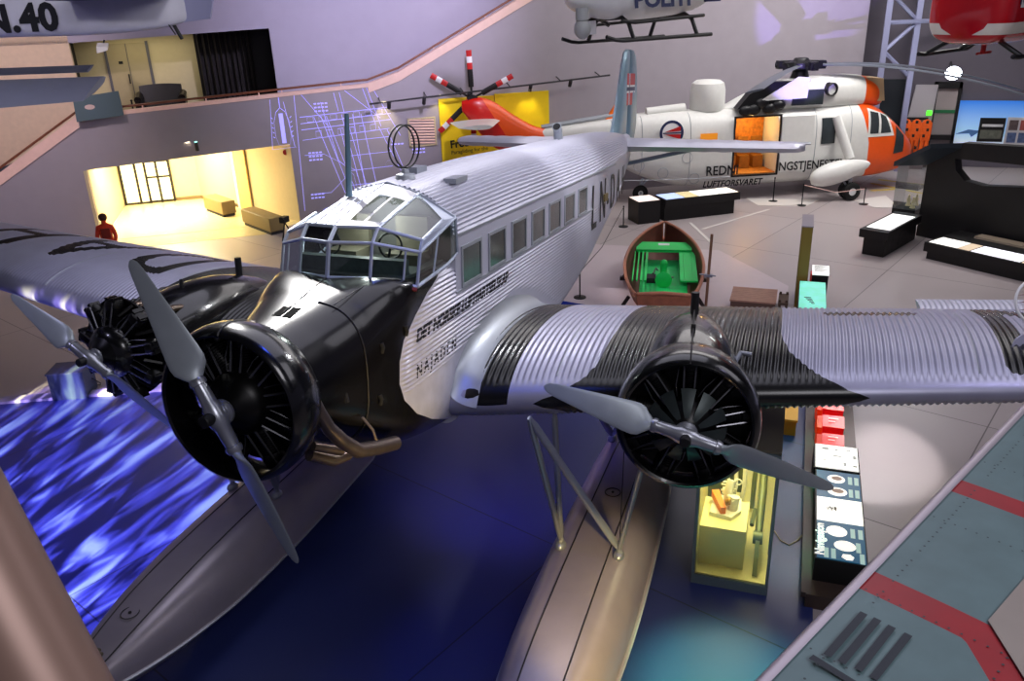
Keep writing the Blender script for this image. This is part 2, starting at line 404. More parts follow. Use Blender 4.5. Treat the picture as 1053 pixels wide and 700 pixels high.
# cockpit interior: floor, seats, instrument coaming
mb = MB(); mb.bbox((-3.3,-.7,.70),(-2.2,.7,.74)); mb.build('cockpit_floor', mat('cockpit_dark', (.30,.32,.30), .7), plane, PM)
mb = MB(); mb.bbox((-2.48,-.66,.72),(-2.36,.66,.90)); mb.build('instrument_panel', mat('panel_grey', (.30,.33,.32), .6, noise=.3, nscale=14), plane, PM)
for s in (1,-1):
    mb = MB(); mb.bbox((-3.2,s*.38-.2,.74),(-2.85,s*.38+.2,.86)); mb.bbox((-3.25,s*.38-.2,.8),(-3.16,s*.38+.2,1.24)); mb.build('pilot_seat', mat('seat_leather', (.42,.40,.34), .6), plane, PM)
    mb = MB(); a = 2*PI/20; mb.tube([(-2.62, s*.38+.14*math.cos(a*k), 1.0+.14*math.sin(a*k)) for k in range(21)], .012, 6, cap=False); mb.tube([(-2.62,s*.38,1.0),(-2.5,s*.38,.75)], .015,6); mb.tube([(-2.62,s*.38-.14,1.0),(-2.62,s*.38+.14,1.0)],.01,6); mb.build('control_wheel', M['black'], plane, PM)
mb = MB(); mb.prism([(-.78,.7),(.78,.7),(.78,1.18),(.38,1.42),(-.38,1.42),(-.78,1.18)], -3.352, -3.34, lambda p, h: (h, p[0], p[1])); mb.build('bulkhead', mat('bulkhead_grey', (.33,.33,.32), .6, noise=.2), plane, PM)
# red sealing under the side windscreens
for f in (lambda p: p, mir):
    mb = MB(); a, b = Vector(B1), Vector(B2); mb.tube([f(a.lerp(b,.05)+Vector((.03,.02,-.03))), f(a.lerp(b,.95)+Vector((.02,.03,-.03)))], .022, 6); mb.build('red_seal', mat('dark_red', (.42,.08,.10), .6), plane, PM)
# nose deck vents, side slots, rivet lines
mb = MB()
for k in range(2): mb.prism([(-1.02-.0,.10-.11*k),(-1.22,.10-.11*k),(-1.22,.0-.11*k+.01),(-1.02,.0-.11*k+.01)], .55, .604, lambda p, h: (p[0], p[1]+.02, h+(-p[0]-1.02)*.19+.002))
mb.build('nose_vent', mat('vent_dark', (.02,.02,.02), .9, spec=.1), nose)
mb = MB(); mb.tube([(-1.10,.585,-.05),(-1.10,.62,-.22)], .03, 8); mb.build('side_slot', M['black'], nose)
for xx in (-1.38,):
    pts = []; w, zt, zb = .70, .675, -.835; zc = -.09
    for i in range(37):
        a = -PI*.45+PI*.9*i/36+PI/2-PI/2; c, sn = math.cos(a), math.sin(a); e = 2/3.0
        pts.append((xx, (w+.004)*max(0,c)**e, zc+((zt-zc) if sn > 0 else (zc-zb))*math.copysign(abs(sn)**e, sn)+.003))
    mb = MB(); mb.tube(pts, .006, 5); mb.build('panel_seam', M['seam'], nose)
for pts in ([(-1.35,.40,.665),(-1.7,.46,.735),(-2.05,.52,.765)], [(-1.1,.0,.625),(-1.5,.0,.705),(-1.9,.0,.785)]):
    mb = MB(); mb.tube(pts, .006, 5); mb.build('panel_seam', M['seam'], nose)
for k, (x, y, z) in enumerate(((-1.62,.745,.18),(-2.02,.82,.25),(-1.55,.735,-.35))):
    mb = MB(); mb.tube([(x,y,z+.05),(x,y+.015,z),(x,y,z-.05)], .022, 8); mb.build('catch', M['black'], nose)
# exhaust collector and tail pipe
mb = MB(); mb.tube([(-.52,.58,.15),(-.6,.63,-.12),(-.66,.68,-.3),(-.78,.735,-.47),(-1.0,.765,-.66),(-1.35,.79,-.78),(-1.7,.80,-.88)], [.055,.06,.065,.07,.075,.075,.075], 14)
mb.revolve([(0,0),(0,.068)], (-1.702,.80,-.881), (-1,0,-.28), 14, mi=1)
mb.tube([(-1.3,.66,-.45),(-1.32,.76,-.58),(-1.32,.80,-.72)], .015, 6)
ex = mb.build('exhaust_pipe', [M['exhaust'], M['black']], plane, PM)
mb = MB(); mb.tube([(-.7,.42,-.62),(-.95,.52,-.78),(-1.15,.56,-.8)], .06, 12); mb.tube([(-.65,.5,-.5),(-.95,.62,-.66)], .045, 10); mb.build('oil_cooler_pipe', M['exhaust'], plane, PM)

# ---------------- wings
PITCH = .075
def le(y): return (-3.14-.19*(abs(y)-1), -.985+.073*(abs(y)-1))
def chord(y): return 4.40-.176*(abs(y)-1)
def wing_surf(y, s, top=True):
    """s chord fraction from leading edge -> (x, z)"""
    x0, z0 = le(y); c = chord(y); s = min(max(s, 0), 1)
    t = .19-.004*(abs(y)-1)
    yt = 5*t*(.2969*math.sqrt(s)-.126*s-.3516*s*s+.2843*s**3-.1036*s**4); cam = .035*4*s*(1-s)
    return x0-s*c, z0+.07*s+c*(cam+(yt if top else -yt))
PAINT = {}
def paint_sd(y, s, top, side):
    ay = abs(y)
    return -1
def build_wing(side, y1):
    rs = []; at = []
    n = 34; ss = [(i/n)**1.7 for i in range(n+1)]
    y = .80; dy = PITCH/8
    while y < y1:
        ring = []; row = []
        corr = .0115*math.cos(2*PI*y/PITCH) if y > .98 else 0
        for top, seq in ((True, list(reversed(ss))), (False, ss[1:])):
            for s in seq:
                x, z = wing_surf(y, s, top)
                k = min(1, max(0, (s-.035)/.02)) if top else min(1, max(0, (s-.012)/.01))
                k *= min(1, max(0, (1.02-s)/.05))
                ring.append((x, side*y, z+corr*k*(1 if top else -1))); row.append(paint_sd(side*y, s, top, side))
        rs.append(ring); at += row; y += dy
    mb = MB(); mb.rings(rs, closed=False, cap=False, attr=at); 
    m = len(rs[0]); 
    mb.f.append(tuple(range(m))); mb.mi.append(0); mb.f.append(tuple(reversed(range((len(rs)-1)*m, len(rs)*m)))); mb.mi.append(0)
    return mb
def segd(p, a, b):
    ax, ay = a; bx, by = b; px, py = p
    dx, dy = bx-ax, by-ay; L = dx*dx+dy*dy
    t = 0 if L == 0 else max(0, min(1, ((px-ax)*dx+(py-ay)*dy)/L))
    return math.hypot(px-ax-t*dx, py-ay-t*dy)
def poly_sd(p, segs, w): return w-min(segd(p, a, b) for a, b in segs)
LB = [(0,1.80),(.006,2.08),(.043,2.34),(.085,2.43),(.137,2.47),(.3,2.5),(1,2.5)]
RB_ = [(0,5.5),(.005,5.29),(.044,4.98),(.081,4.82),(.156,4.61),(.271,4.5),(1,4.46)]
def arc(cx, cy, rx, ry, a0, a1, n=8):
    P = [(cx+rx*math.cos(lerp(a0,a1,i/n)), cy+ry*math.sin(lerp(a0,a1,i/n))) for i in range(n+1)]
    return list(zip(P, P[1:]))
# letters as strokes in (|y|, metres behind the leading edge)
L_D = [((5.17,1.25),(5.17,2.95)),((5.17,1.25),(5.55,1.25)),((5.17,2.95),(5.55,2.95))]+arc(5.55,2.1,.52,.85,-PI/2,PI/2,10)
L_A = [((7.55,1.05),(6.85,2.85)),((7.55,1.05),(8.2,2.85)),((7.1,2.2),(7.95,2.2))]
L_H = [((8.95,1.0),(8.95,2.75)),((9.9,1.0),(9.9,2.75)),((8.95,1.9),(9.9,1.9))]
P_DASH = [((5.1,2.12),(6.05,2.12))]
P_N = [((7.02,.3),(7.02,2.6)),((7.02,2.6),(8.0,.9)),((8.0,.9),(8.0,2.6))]
def paint_sd(y, s, top, side):
    ay = abs(y)
    l = interp(s, LB)[0]; r = interp(s, RB_)[0]
    if side > 0: sd = min(ay-l, r-ay); sd = max(sd, min(ay-.99, 1.5-ay) if top else -1)
    else: sd = min(ay-.99, r-ay)
    if not top: return sd if s < .05 else -1
    p = (ay, s*chord(y))
    for segs, w in (((L_D,.135),(L_A,.135),(L_H,.135)) if side < 0 else ((P_DASH,.12),(P_N,.14))):
        if ay > 4.9 and ay < 10.3: sd = max(sd, poly_sd(p, segs, w))
    return sd
wings = {}
for side, y1 in ((1, 10.5), (-1, 12.2)):
    w = build_wing(side, y1).build('wing', M['wing_skin'], plane, PM, attr=True, angle=75); wings[side] = w
    w['label'] = 'corrugated silver wing with black nacelle flare' if side > 0 else 'corrugated silver wing with black letters'
    # smooth root fairing
    rs = []
    for i in range(25):
        s = i/24; ring = []
        x, z = wing_surf(.95, s); bulge = .5*math.sin(PI*min(1, s*1.1+.08))**.6+.05
        for j in range(9):
            a = PI/2*j/8
            ring.append((x+.02*(1-s), side*(.815+.34*(1-math.sin(a))), z-.005+bulge*(1-math.cos(a))*.62))
        rs.append(ring)
    mb = MB(); mb.rings(rs, closed=False); mb.build('root_fairing', M['silver_panel'], w)
    # smooth metal leading edge strip, rib seams
    for yy, s0, s1 in (((6.68,.04,.5),(4.52,.3,.6)) if side < 0 else ((2.02,.05,.75),(6.6,.05,.6))):
        mb = MB(); mb.tube([(wing_surf(yy, lerp(s0,s1,i/14))[0], side*yy, wing_surf(yy, lerp(s0,s1,i/14))[1]+.014) for i in range(15)], .008, 4)
        mb.build('rib_seam', M['strut'] if side < 0 else M['silver_panel'], w)
    # separate flap and aileron behind the trailing edge
    for nm, ya, yb, tilt in (('flap', 1.3, 4.4, -.6), ('aileron', 6.4, y1-.3, .02 if side > 0 else -.22)):
        rs = []; yy = ya; 
        while yy <= yb:
            x0, z0 = wing_surf(yy, 1); cc = .72; ring = []
            corr = .008*math.cos(2*PI*yy/PITCH)
            for k in range(13):
                s = abs(k-6)/6; t = .055*math.sqrt(s)*(1-s)*2.2
                up = 1 if k < 6 else -1
                ring.append((x0+.02-s*cc, side*yy, z0-.03+s*tilt+up*t+(corr if 0 < k < 12 and .1 < s else 0)))
            rs.append(ring); yy += PITCH/6 if side > 0 else PITCH/3
        mb = MB(); mb.rings(rs); mb.build(nm, M['silver'], w, angle=75)

# ---------------- engines
def blade_mesh(mb, hub, d, ax, R, flip):
    """tapered, twisted blade along unit vector d, axis ax"""
    d = Vector(d).normalized(); ax = Vector(ax).normalized(); t = ax.cross(d).normalized(); hub = Vector(hub)
    tab = [(.30,.055,.10,1.4),(.35,.065,.09,1.2),(.40,.105,.075,.9),(.45,.145,.055,.62),(.51,.160,.042,.5),(.60,.156,.036,.44),(.80,.134,.027,.36),(1.0,.110,.020,.3),(1.2,.086,.014,.25),(1.36,.066,.010,.22),(1.43,.048,.008,.2),(1.462,.024,.005,.2),(1.472,.006,.003,.2)]
    rs = []
    for r, hw, th, tw in tab:
        r = r*R/1.47
        c = math.cos(tw*.9); s = math.sin(tw*.9)*flip
        u = t*c+ax*s; n = ax*c-t*s; o = hub+d*r
        rs.append([o+u*hw*math.cos(a)+n*th*math.sin(a)*.5*(1 if th < .09 else 1) for a in (2*PI*k/16 for k in range(16))])
    mb.rings(rs)
def make_engine(ctr, toe, ang, cowl, label):
    """ctr = propeller hub; toe = outward turn of the axis; ang = blade angle"""
    ctr = Vector(ctr); ax = Vector((math.cos(toe), math.sin(toe), 0)); s = Vector((0,0,1)).cross(ax); up = Vector((0,0,1))
    # crankcase: nose dome, gear case and rear case
    mb = MB(); mb.revolve([(-.06,.0),(-.06,.05),(-.10,.07),(-.12,.13),(-.16,.17),(-.20,.24),(-.27,.29),(-.36,.31),(-.62,.31),(-.72,.24),(-1.0,.24)], ctr, ax, 40)
    eng = mb.build('engine', M['engine'], plane, PM); eng['label'] = label
    if cowl == 'none':
        mb = MB(); mb.revolve([(-.17,.0),(-.17,.10),(-.20,.26),(-.28,.345),(-.36,.36),(-.40,.30)], ctr, ax, 32); mb.build('nose_cowl', M['black_gloss'], eng)
        mb = MB(); mb.tube([ctr-ax*.62+(s*math.cos(q)+up*math.sin(q))*.56 for q in (2*PI*i/40 for i in range(41))], .05, 8, cap=False); mb.build('exhaust_ring', M['exhaust'], eng)
        for k in range(18):
            q = 2*PI*k/18+.1; d = s*math.cos(q)+up*math.sin(q); t = ax.cross(d); mb = MB()
            mb.tube([ctr-ax*.50+d*.30, ctr-ax*(.40 if k % 2 else .58)+d*.50+t*.06, ctr-ax*.55+d*.64+t*.02], .028, 6); mb.build('intake_pipe', M['engine'], eng)
    mb = MB(); mb.revolve([(-.56,.2),(-.56,.66),(-.60,.66)], ctr, ax, 40); mb.build('baffle', M['engine'], eng)
    for k in range(9):
        a = 2*PI*k/9+.17; d = s*math.cos(a)+up*math.sin(a); t = ax.cross(d)
        prof = [(.28,.085)]
        for i in range(9): prof += [(.33+i*.024,.112),(.338+i*.024,.112),(.341+i*.024,.094),(.35+i*.024,.094)]
        prof += [(.555,.115),(.60,.12),(.66,.10),(.685,.05),(.685,0)]
        mb = MB(); mb.revolve(prof, ctr-ax*.48, d, 16)
        # rocker boxes
        for q in (-1,1):
            o = ctr-ax*.48+d*.665+t*q*.055; rot = frame((0,0,0), ax, d).to_3x3()
            mb.box(o, (.15,.06,.055), rot=rot)
        cyl = mb.build('cylinder', M['engine'], eng)
        mb = MB()
        for q in (-1,1):
            mb.tube([ctr-ax*.30+d*.27+t*q*.05, ctr-ax*.40+d*.64+t*q*.06], .011, 6)
        mb.tube([ctr-ax*.33+d*.2+t*.1, ctr-ax*.36+d*.40+t*.13, ctr-ax*.42+d*.57+t*.11], .006, 5)
        mb.build('pushrod', M['rod'], eng)
    if cowl != 'none':
        mb = MB()
        if cowl == 'ring': prof = [(-.56,.685),(-.50,.71),(-.40,.735),(-.29,.738),(-.20,.722),(-.15,.695),(-.135,.67),(-.15,.648),(-.20,.64),(-.36,.665),(-.53,.672),(-.56,.685)]
        else: prof = [(-1.28,.56),(-1.16,.61),(-.98,.67),(-.75,.72),(-.55,.742),(-.42,.742),(-.33,.73),(-.265,.70),(-.24,.665),(-.255,.64),(-.31,.63),(-.5,.68),(-.9,.68),(-1.25,.54),(-1.28,.56)]
        mb.revolve(prof, ctr, ax, 64)
        c = mb.build('cowling', M['black_gloss'], eng); c['label'] = 'glossy black cowling ring'
        mb = MB()
        for q in (PI/2,):
            d = up; mb.tube([ctr+ax*h+d*(r+.004) for h, r in prof[:9]], .008, 4)
        mb.build('cowling_seam', M['seam'], eng)
    if cowl == 'full':   # vaned cooling disc between crankcase and cylinders
        for k in range(11):
            a = 2*PI*k/11+PI/2; b = .19; rs = []
            for r in (.10,.20,.30,.40):
                w = b*(.6 if r < .15 else 1)
                rs.append([ctr+ax*(-.105-.17*(r/.4)**2)+(s*math.cos(a+q*w)+up*math.sin(a+q*w))*r for q in (-1,-.3,.3,1)])
            mb = MB(); mb.rings(rs, closed=False); mb.build('cooling_vane', M['engine_grey'], eng)
    # propeller: barrel hub with caps, two blades
    d = s*math.cos(ang)+up*math.sin(ang)
    mb = MB()
    mb.revolve([(-.36,0),(-.36,.062),(-.33,.075),(-.30,.075),(-.295,.062),(-.12,.07),(-.07,.09),(.07,.09),(.12,.07),(.295,.062),(.30,.075),(.33,.075),(.36,.062),(.36,0)], ctr, d, 20)
    mb.revolve([(-.1,0),(-.1,.115),(-.075,.115),(-.06,.08),(.02,.07),(.02,0)], ctr, ax, 20)
    prop = mb.build('propeller', M['hub'], plane, PM)
    mb = MB(); mb.revolve([(.05,0),(.05,.055),(.16,.055),(.17,.045),(.17,0)], ctr, ax, 18); mb.build('hub_cap', M['black'], prop)
    for q in (1,-1):
        mb = MB(); blade_mesh(mb, ctr, d*q, ax, 1.472, 1); mb.build('blade', M['prop'], prop, angle=60)
    return eng
make_engine((0,0,0), 0, 2.049, 'ring', 'radial engine in the black nose')
make_engine((-2.226,3.707,-.616), .102, 2.861, 'full', 'radial engine under a full black cowling')
make_engine((-2.226,-3.707,-.616), -.102, 2.651, 'none', 'bare black radial engine without cowling')
# nacelles
for side in (1,-1):
    mb = MB(); rs = []
    hub = Vector((-2.226, side*3.707, -.616)); ax = Vector((math.cos(.102), side*math.sin(.102), 0)); lt = Vector((0,0,1)).cross(ax)
    for h, r, dz, fz in ((-.98,.46 if side < 0 else .5,.0,1),(-1.2,.54,.02,1),(-1.5,.56,.06,1),(-1.9,.52,.12,1),(-2.3,.46,.16,1),(-2.7,.36,.18,1),(-3.1,.24,.17,1),(-3.5,.10,.10,1),(-3.7,.02,.05,1)):
        rs.append([hub+ax*h+lt*r*math.cos(a)+Vector((0,0,dz+r*math.sin(a)*(.95 if math.sin(a) > 0 else .8))) for a in (2*PI*k/36 for k in range(36))])
    mb.rings(rs); nac = mb.build('nacelle', M['black_gloss'], plane, PM)
    mb = MB(); p = hub+ax*(-2.75); zt = p.z+.18+.32
    mb.tube([(p.x,p.y,zt-.1),(p.x,p.y,zt+.27)], [.055,.05], 12); mb.build('breather_stack', M['black'], nac)
    mb = MB(); p = hub+ax*(-1.6)
    mb.tube([p+Vector((0,0,.56)), p+Vector((-.02,0,.68))], .028, 8); mb.build('filler_cap', M['black'], nac)
    if side > 0:
        mb = MB(); p = hub+ax*(-1.85)+lt*.5; mb.tube([p+Vector((.1,0,.2)), p+Vector((.0,.06,.3)), p+Vector((-.0,.18,.29))], .03, 8); mb.build('intake_pipe', M['strut'], nac)
        mb = MB(); mb.tube([hub+ax*h+Vector((0,0,r)) for h, r in ((-1.25,.60),(-1.5,.63),(-1.9,.655),(-2.3,.61),(-2.7,.55))], .01, 5); mb.build('nacelle_seam', M['seam'], nac)
    else:
        for q in (.9, -.5, 2.3):
            mb = MB(); a0 = hub+ax*(-.85)+(lt*math.cos(q)+Vector((0,0,1))*math.sin(q))*.5
            mb.tube([a0, a0-ax*.2+Vector((0,side*-.05,.05)), a0-ax*.45], .045, 8)
            mb.build('exhaust_stub', M['exhaust'], nac)

# ---------------- tail
def airfoil_ring(x0, c, t, y, z, n=12):
    out = []
    for k in range(2*n):
        s = abs(k-n)/n; yt = 5*t*(.2969*math.sqrt(s)-.126*s-.3516*s*s+.2843*s**3-.1036*s**4)*c
        out.append((x0-s*c, yt if k < n else -yt))
    return out
tp = None
for side in (1,-1):
    rs = []
    for i in range(61):
        y = .1+4.52*i/60; k = (y-.1)/4.52
        x0 = -15.85-.42*k; c = 2.2-.5*k
        if k > .93: e = (k-.93)/.07; x0 -= .35*e*e; c -= .6*e*e
        rs.append([(x, side*y, 1.08+z+(.006*math.cos(2*PI*y/.09) if abs(z) > .02 else 0)) for x, z in airfoil_ring(x0, c, .15, y, 0)])
    mb = MB(); mb.rings(rs); t_ = mb.build('tailplane', M['silver'], plane, PM, angle=70)
    rs = []
    for i in range(41):
        y = .25+4.5*i/40; k = i/40
        rs.append([(x, side*y, 1.075+z) for x, z in airfoil_ring(-18.0-.05*k, .55, .12, y, 0, 6)])
    mb = MB(); mb.rings(rs); mb.build('elevator', M['silver_panel'], t_)
    mb = MB(); mb.tube([(-16.9, side*.15, .55), (-16.7, side*2.1, 1.03)], .035, 8, flat=1.5); mb.build('tail_strut', M['strut'], plane, PM)
def fin_ring(z, x0, c, t): return [(x, y, z) for x, y in airfoil_ring(x0, c, t, 0, 0)]
mb = MB(); rs = []
for z, x0, c in ((1.25,-15.4,2.0),(1.5,-15.7,1.75),(2.0,-16.0,1.5),(2.6,-16.3,1.25),(3.1,-16.55,1.05),(3.36,-16.75,.85),(3.44,-17.0,.5)): rs.append(fin_ring(z, x0, c, .15))
mb.rings(rs); fin = mb.build('fin', M['teal_tail'], plane, PM); fin['label'] = 'pale blue fin with a red, white and blue flag'
mb = MB(); rs = []
for z, c in ((.95,1.1),(1.5,1.5),(2.3,1.45),(2.9,1.3),(3.3,1.05),(3.44,.7)): rs.append(fin_ring(z, -17.32, c, .13))
mb.rings(rs); mb.build('rudder', M['teal_tail'], plane, PM)
# flag painted on both sides of the fin (red with a white-edged blue cross)
for s in (1,-1):
    for m, lo, hi, e in (('red',(-17.9,2.05),(-16.85,2.85),.002),('white',(-17.9,2.36),(-16.83,2.56),.004),('white',(-17.25,2.05),(-17.1,2.85),.004),('navy',(-17.9,2.41),(-16.82,2.51),.006),('navy',(-17.21,2.05),(-17.14,2.85),.006)):
        mb = MB(); mb.bbox((lo[0], s*(.088+e), lo[1]), (hi[0], s*.05, hi[1])); mb.build('flag', M[m], fin)

# ---------------- floats (level with the floor)
FL = [ # x: half width, deck, keel, chine height, deck half width
 (-10.2,.06,1.00,.80,.90,.03),(-9.0,.28,1.06,.52,.75,.10),(-7.5,.47,1.13,.25,.62,.18),(-5.6,.62,1.19,.06,.55,.23),(-5.55,.62,1.19,.0,.52,.23),(-3.3,.67,1.20,.0,.52,.24),(-1.9,.64,1.17,.03,.55,.24),(-1.1,.55,1.11,.10,.60,.23),(-.5,.43,1.02,.24,.65,.20),(0,.27,.91,.42,.70,.15),(.25,.13,.83,.56,.70,.08),(.36,.03,.74,.66,.70,.02)]
def float_pts(w, dk, kl, ch, dw):
    p = []
    for i in range(5): p.append((lerp(0, dw, i/4), dk-.012*(i/4)**2))
    for i in range(1, 10):
        a = PI/2*i/9; p.append((dw+(w-dw)*math.sin(a)**.9, ch+(dk-.012-ch)*math.cos(a)**1.1))
    p.append((w+.025, ch-.015))
    for i in range(1, 6): t = i/5; p.append(((w+.02)*(1-t), kl+(ch-.03-kl)*(1-t)**1.35))
    return p
for side in (1,-1):
    mb = MB(); rs = []; xs = [a[0] for a in FL]; x = -10.2; grid = []
    while x < .36: grid.append(x); x += .12
    grid.append(.36)
    for x in grid:
        h = float_pts(*sinterp(x, FL)); rs.append([(x, side*2.48+y, z) for y, z in h]+[(x, side*2.48-y, z) for y, z in reversed(h[1:-1])])
    mb.rings(rs); fl = mb.build('float', M['float'], plane, angle=35)
    mb = MB()
    for q in (1,-1):
        pts = []
        for x in grid[3:-3]:
            w, dk, kl, ch, dw = sinterp(x, FL); pts.append((x, side*2.48+q*dw, dk-.012))
        mb.tube(pts, .011, 5)
    mb.build('deck_seam', M['seam'], fl)
    mb = MB()
    for q in (1,-1):
        pts = []
        for x in grid[2:-1]:
            w, dk, kl, ch, dw = sinterp(x, FL); pts.append((x, side*2.48+q*(w+.03), ch-.015))
        mb.tube(pts, .014, 5)
    mb.build('chine_strip', M['silver_panel'], fl)
    for xh in (-.75, -4.6, -6.4):
        mb = MB(); zz = sinterp(xh, FL)[1]+.004
        mb.tube([(xh+.105*math.cos(a), side*2.48+.105*math.sin(a), zz) for a in (2*PI*k/24 for k in range(25))], .007, 5, cap=False)
        mb.revolve([(0,0),(0,.02),(.012,.02),(.012,0)], (xh,side*2.48,zz), (0,0,1), 10); mb.build('hatch', M['seam'], fl)
    mb = MB(); mb.box((-.18, side*2.48, .965), (.12,.06,.05)); mb.tube([(-.18,side*2.48-.1,.98),(-.18,side*2.48+.1,.98)], .022, 8); mb.build('mooring_cleat', mat('cleat', (.45,.42,.36), .5, .6), fl)
    for ixs in ((-3.26, (2.10, 2.85)), (-6.1, (2.14, 2.82))):
        for yy in ixs[1]:
            mb = MB(); mb.sphere((ixs[0], side*yy, 1.19), (.10,.07,.06), 12, 8); mb.tube([(ixs[0],side*yy,1.2),(ixs[0]-.02,side*yy,1.30)], .035, 8); mb.build('strut_fitting', M['strut'], fl)
    # mooring line fittings along the outer shoulder
    mb = MB()
    for k in range(5): mb.sphere((-3.0+.22*k, side*(2.48+.43+.03*math.sin(k*2)), 1.05-.02*k), .014, 6, 4)
    mb.tube([(-3.0+.05*k, side*(2.48+.45+.03*math.sin(k*.8)), 1.045-.0045*k) for k in range(19)], .004, 4); mb.build('fastener', M['seam'], fl)
    top_in = p2w(-2.75, side*1.93, -.87); rear_in = p2w(-3.6, side*1.98, -1.12); top_out = p2w(-2.95, side*3.25, -1.0)
    def st_(a, b, r=.035): 
        mb = MB(); mb.tube([a, Vector(a).lerp(Vector(b), .06), Vector(a).lerp(Vector(b), .94), b], [r*.6,r,r,r*.6], 10, flat=1.5); mb.build('float_strut', M['strut'], plane)
    fi, fo = Vector((-3.28, side*2.10, 1.27)), Vector((-3.28, side*2.85, 1.27))
    st_(fi, top_in); st_(fi, rear_in); st_(fo, top_in, .032); st_(fo, top_out)
    ri, ro = Vector((-6.1, side*2.14, 1.24)), Vector((-6.1, side*2.82, 1.24))
    st_(ri, p2w(-5.7, side*1.6, -1.25)); st_(ro, p2w(-5.7, side*3.1, -1.05)); st_(ri, p2w(-5.7, side*3.0, -1.05), .03)
    mb = MB(); mb.tube([fo, p2w(-5.0, side*2.6, -1.1)], .006, 4); mb.tube([fo, p2w(-4.6, side*3.1, -1.0)], .006, 4); mb.build('bracing_wire', M['wire'], plane)
    # cradle under the float keel
    for xc in (-2.6, -6.6):
        w, dk, kl, ch, dw = sinterp(xc, FL)
# ================================================================== THE HALL
M['hall_wall'] = mat('hall_plaster', (.60,.57,.60), .8, noise=.04, nscale=2)
M['hall_wall2'] = mat('upper_plaster', (.66,.63,.70), .8, noise=.03, nscale=2)
M['warm_wall'] = mat('warm_plaster', (.78,.72,.58), .7, noise=.03)
M['coping'] = mat('glowing_coping', (.78,.67,.63), .6, emit=(.85,.62,.58), es=.22, noise=.06)  # emission stands in for the light strip glowing under the handrail
M['wood'] = mat('rail_wood', (.45,.26,.17), .45, noise=.2, nscale=12)
M['dark'] = mat('dark_grey', (.16,.15,.17), .7)
M['yellow'] = mat('yellow_panel', (.93,.80,.05), .55, noise=.03)
M['beam'] = mat('steel_beam', (.55,.56,.68), .5, .3)
M['orange'] = mat('orange_fabric', (.90,.36,.08), .7, noise=.15, nscale=10)
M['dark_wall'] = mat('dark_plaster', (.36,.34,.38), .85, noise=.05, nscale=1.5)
def floor_mat(name, col, rough, seam, tile, rot, noise=.10, bump=.02):
    m, nt, b = _new(name); N = nt.nodes; L = nt.links
    tc = N.new('ShaderNodeTexCoord'); mp = N.new('ShaderNodeMapping'); mp.inputs['Rotation'].default_value = (0,0,rot); L.new(tc.outputs['Object'], mp.inputs['Vector'])
    br = N.new('ShaderNodeTexBrick'); br.inputs['Scale'].default_value = 1; br.inputs['Brick Width'].default_value = tile; br.inputs['Row Height'].default_value = tile
    br.inputs['Mortar Size'].default_value = .012; br.inputs['Mortar Smooth'].default_value = .1; br.offset = 0
    br.inputs['Color1'].default_value = lin(col); br.inputs['Color2'].default_value = lin(tuple(x*.96 for x in col)); br.inputs['Mortar'].default_value = lin(tuple(x*seam for x in col))
    L.new(mp.outputs['Vector'], br.inputs['Vector'])
    n = N.new('ShaderNodeTexNoise'); n.inputs['Scale'].default_value = .7; n.inputs['Detail'].default_value = 8; L.new(tc.outputs['Object'], n.inputs['Vector'])
    mr = N.new('ShaderNodeMapRange'); mr.inputs['To Min'].default_value = 1-noise; mr.inputs['To Max'].default_value = 1+noise; L.new(n.outputs['Fac'], mr.inputs['Value'])
    mx = N.new('ShaderNodeMix'); mx.data_type = 'RGBA'; mx.blend_type = 'MULTIPLY'; mx.inputs['Factor'].default_value = 1
    L.new(br.outputs['Color'], mx.inputs['A']); L.new(mr.outputs['Result'], mx.inputs['B']); L.new(mx.outputs['Result'], b.inputs['Base Color'])
    rr = N.new('ShaderNodeMapRange'); rr.inputs['To Min'].default_value = rough-.08; rr.inputs['To Max'].default_value = rough+.10; L.new(n.outputs['Fac'], rr.inputs['Value']); L.new(rr.outputs['Result'], b.inputs['Roughness'])
    return m
M['floor'] = floor_mat('slab_floor', (.66,.62,.62), .34, .55, 4.2, .35)
M['floor_blue'] = floor_mat('blue_floor', (.15,.19,.41), .42, .5, 5.0, .35, .16)
struct(MB().bbox((-60,-45,-.2),(25,45,0)).build('floor', M['floor'], smooth=False))
mb = MB(); mb.prism([(12,-30),(2.9,-30),(-13.9,5.24),(-13.9,5.24),(12,5.24)], 0, .012); struct(mb.build('floor_blue', M['floor_blue'], smooth=False))
mb = MB(); mb.prism([(2.6,-30),(2.9,-30),(-11.4,.0),(-11.7,.0)], 0, .07); struct(mb.build('trim_1', mat('kerb', (.62,.60,.62), .6), smooth=False))
# ---- back wall frame: x along the wall, y into the wall
P0 = Vector((-17.27,-18.86,0)); D_ = Vector((-.5667,.8239,0)); N_ = Vector((.8239,.5667,0))
WM = frame(P0, D_, -N_)
def TOP(s): return interp(s, [(-7.5,0),(-2.65,2.66),(.1,4.33),(9.96,4.80),(11.13,5.15),(15.46,7.30),(28.8,14)])[0]
def W_(mb, poly, y0=0, y1=.3): mb.prism(poly, y0, y1, lambda p, h: (p[0], h, p[1]))
mb = MB()
W_(mb, [(-7.5,0),(0,0),(0,TOP(0)),(-2.65,2.66)])
W_(mb, [(0,2.54),(6.93,2.90),(6.93,TOP(6.93)),(0,TOP(0))])
W_(mb, [(6.93,0),(31,0),(31,14),(28.8,14),(15.46,7.30),(11.13,5.15),(9.96,4.80),(6.93,TOP(6.93))])
struct(mb.build('wall_back', M['hall_wall'], None, WM, smooth=False))
mb = MB(); W_(mb, [(-12,0),(-.0,3.5),(-.0,9),(-12,9)], 1.8, 2.0); struct(mb.build('wall_ramp', mat('ramp_wall', (.84,.74,.64), .75, noise=.05), None, WM, smooth=False))
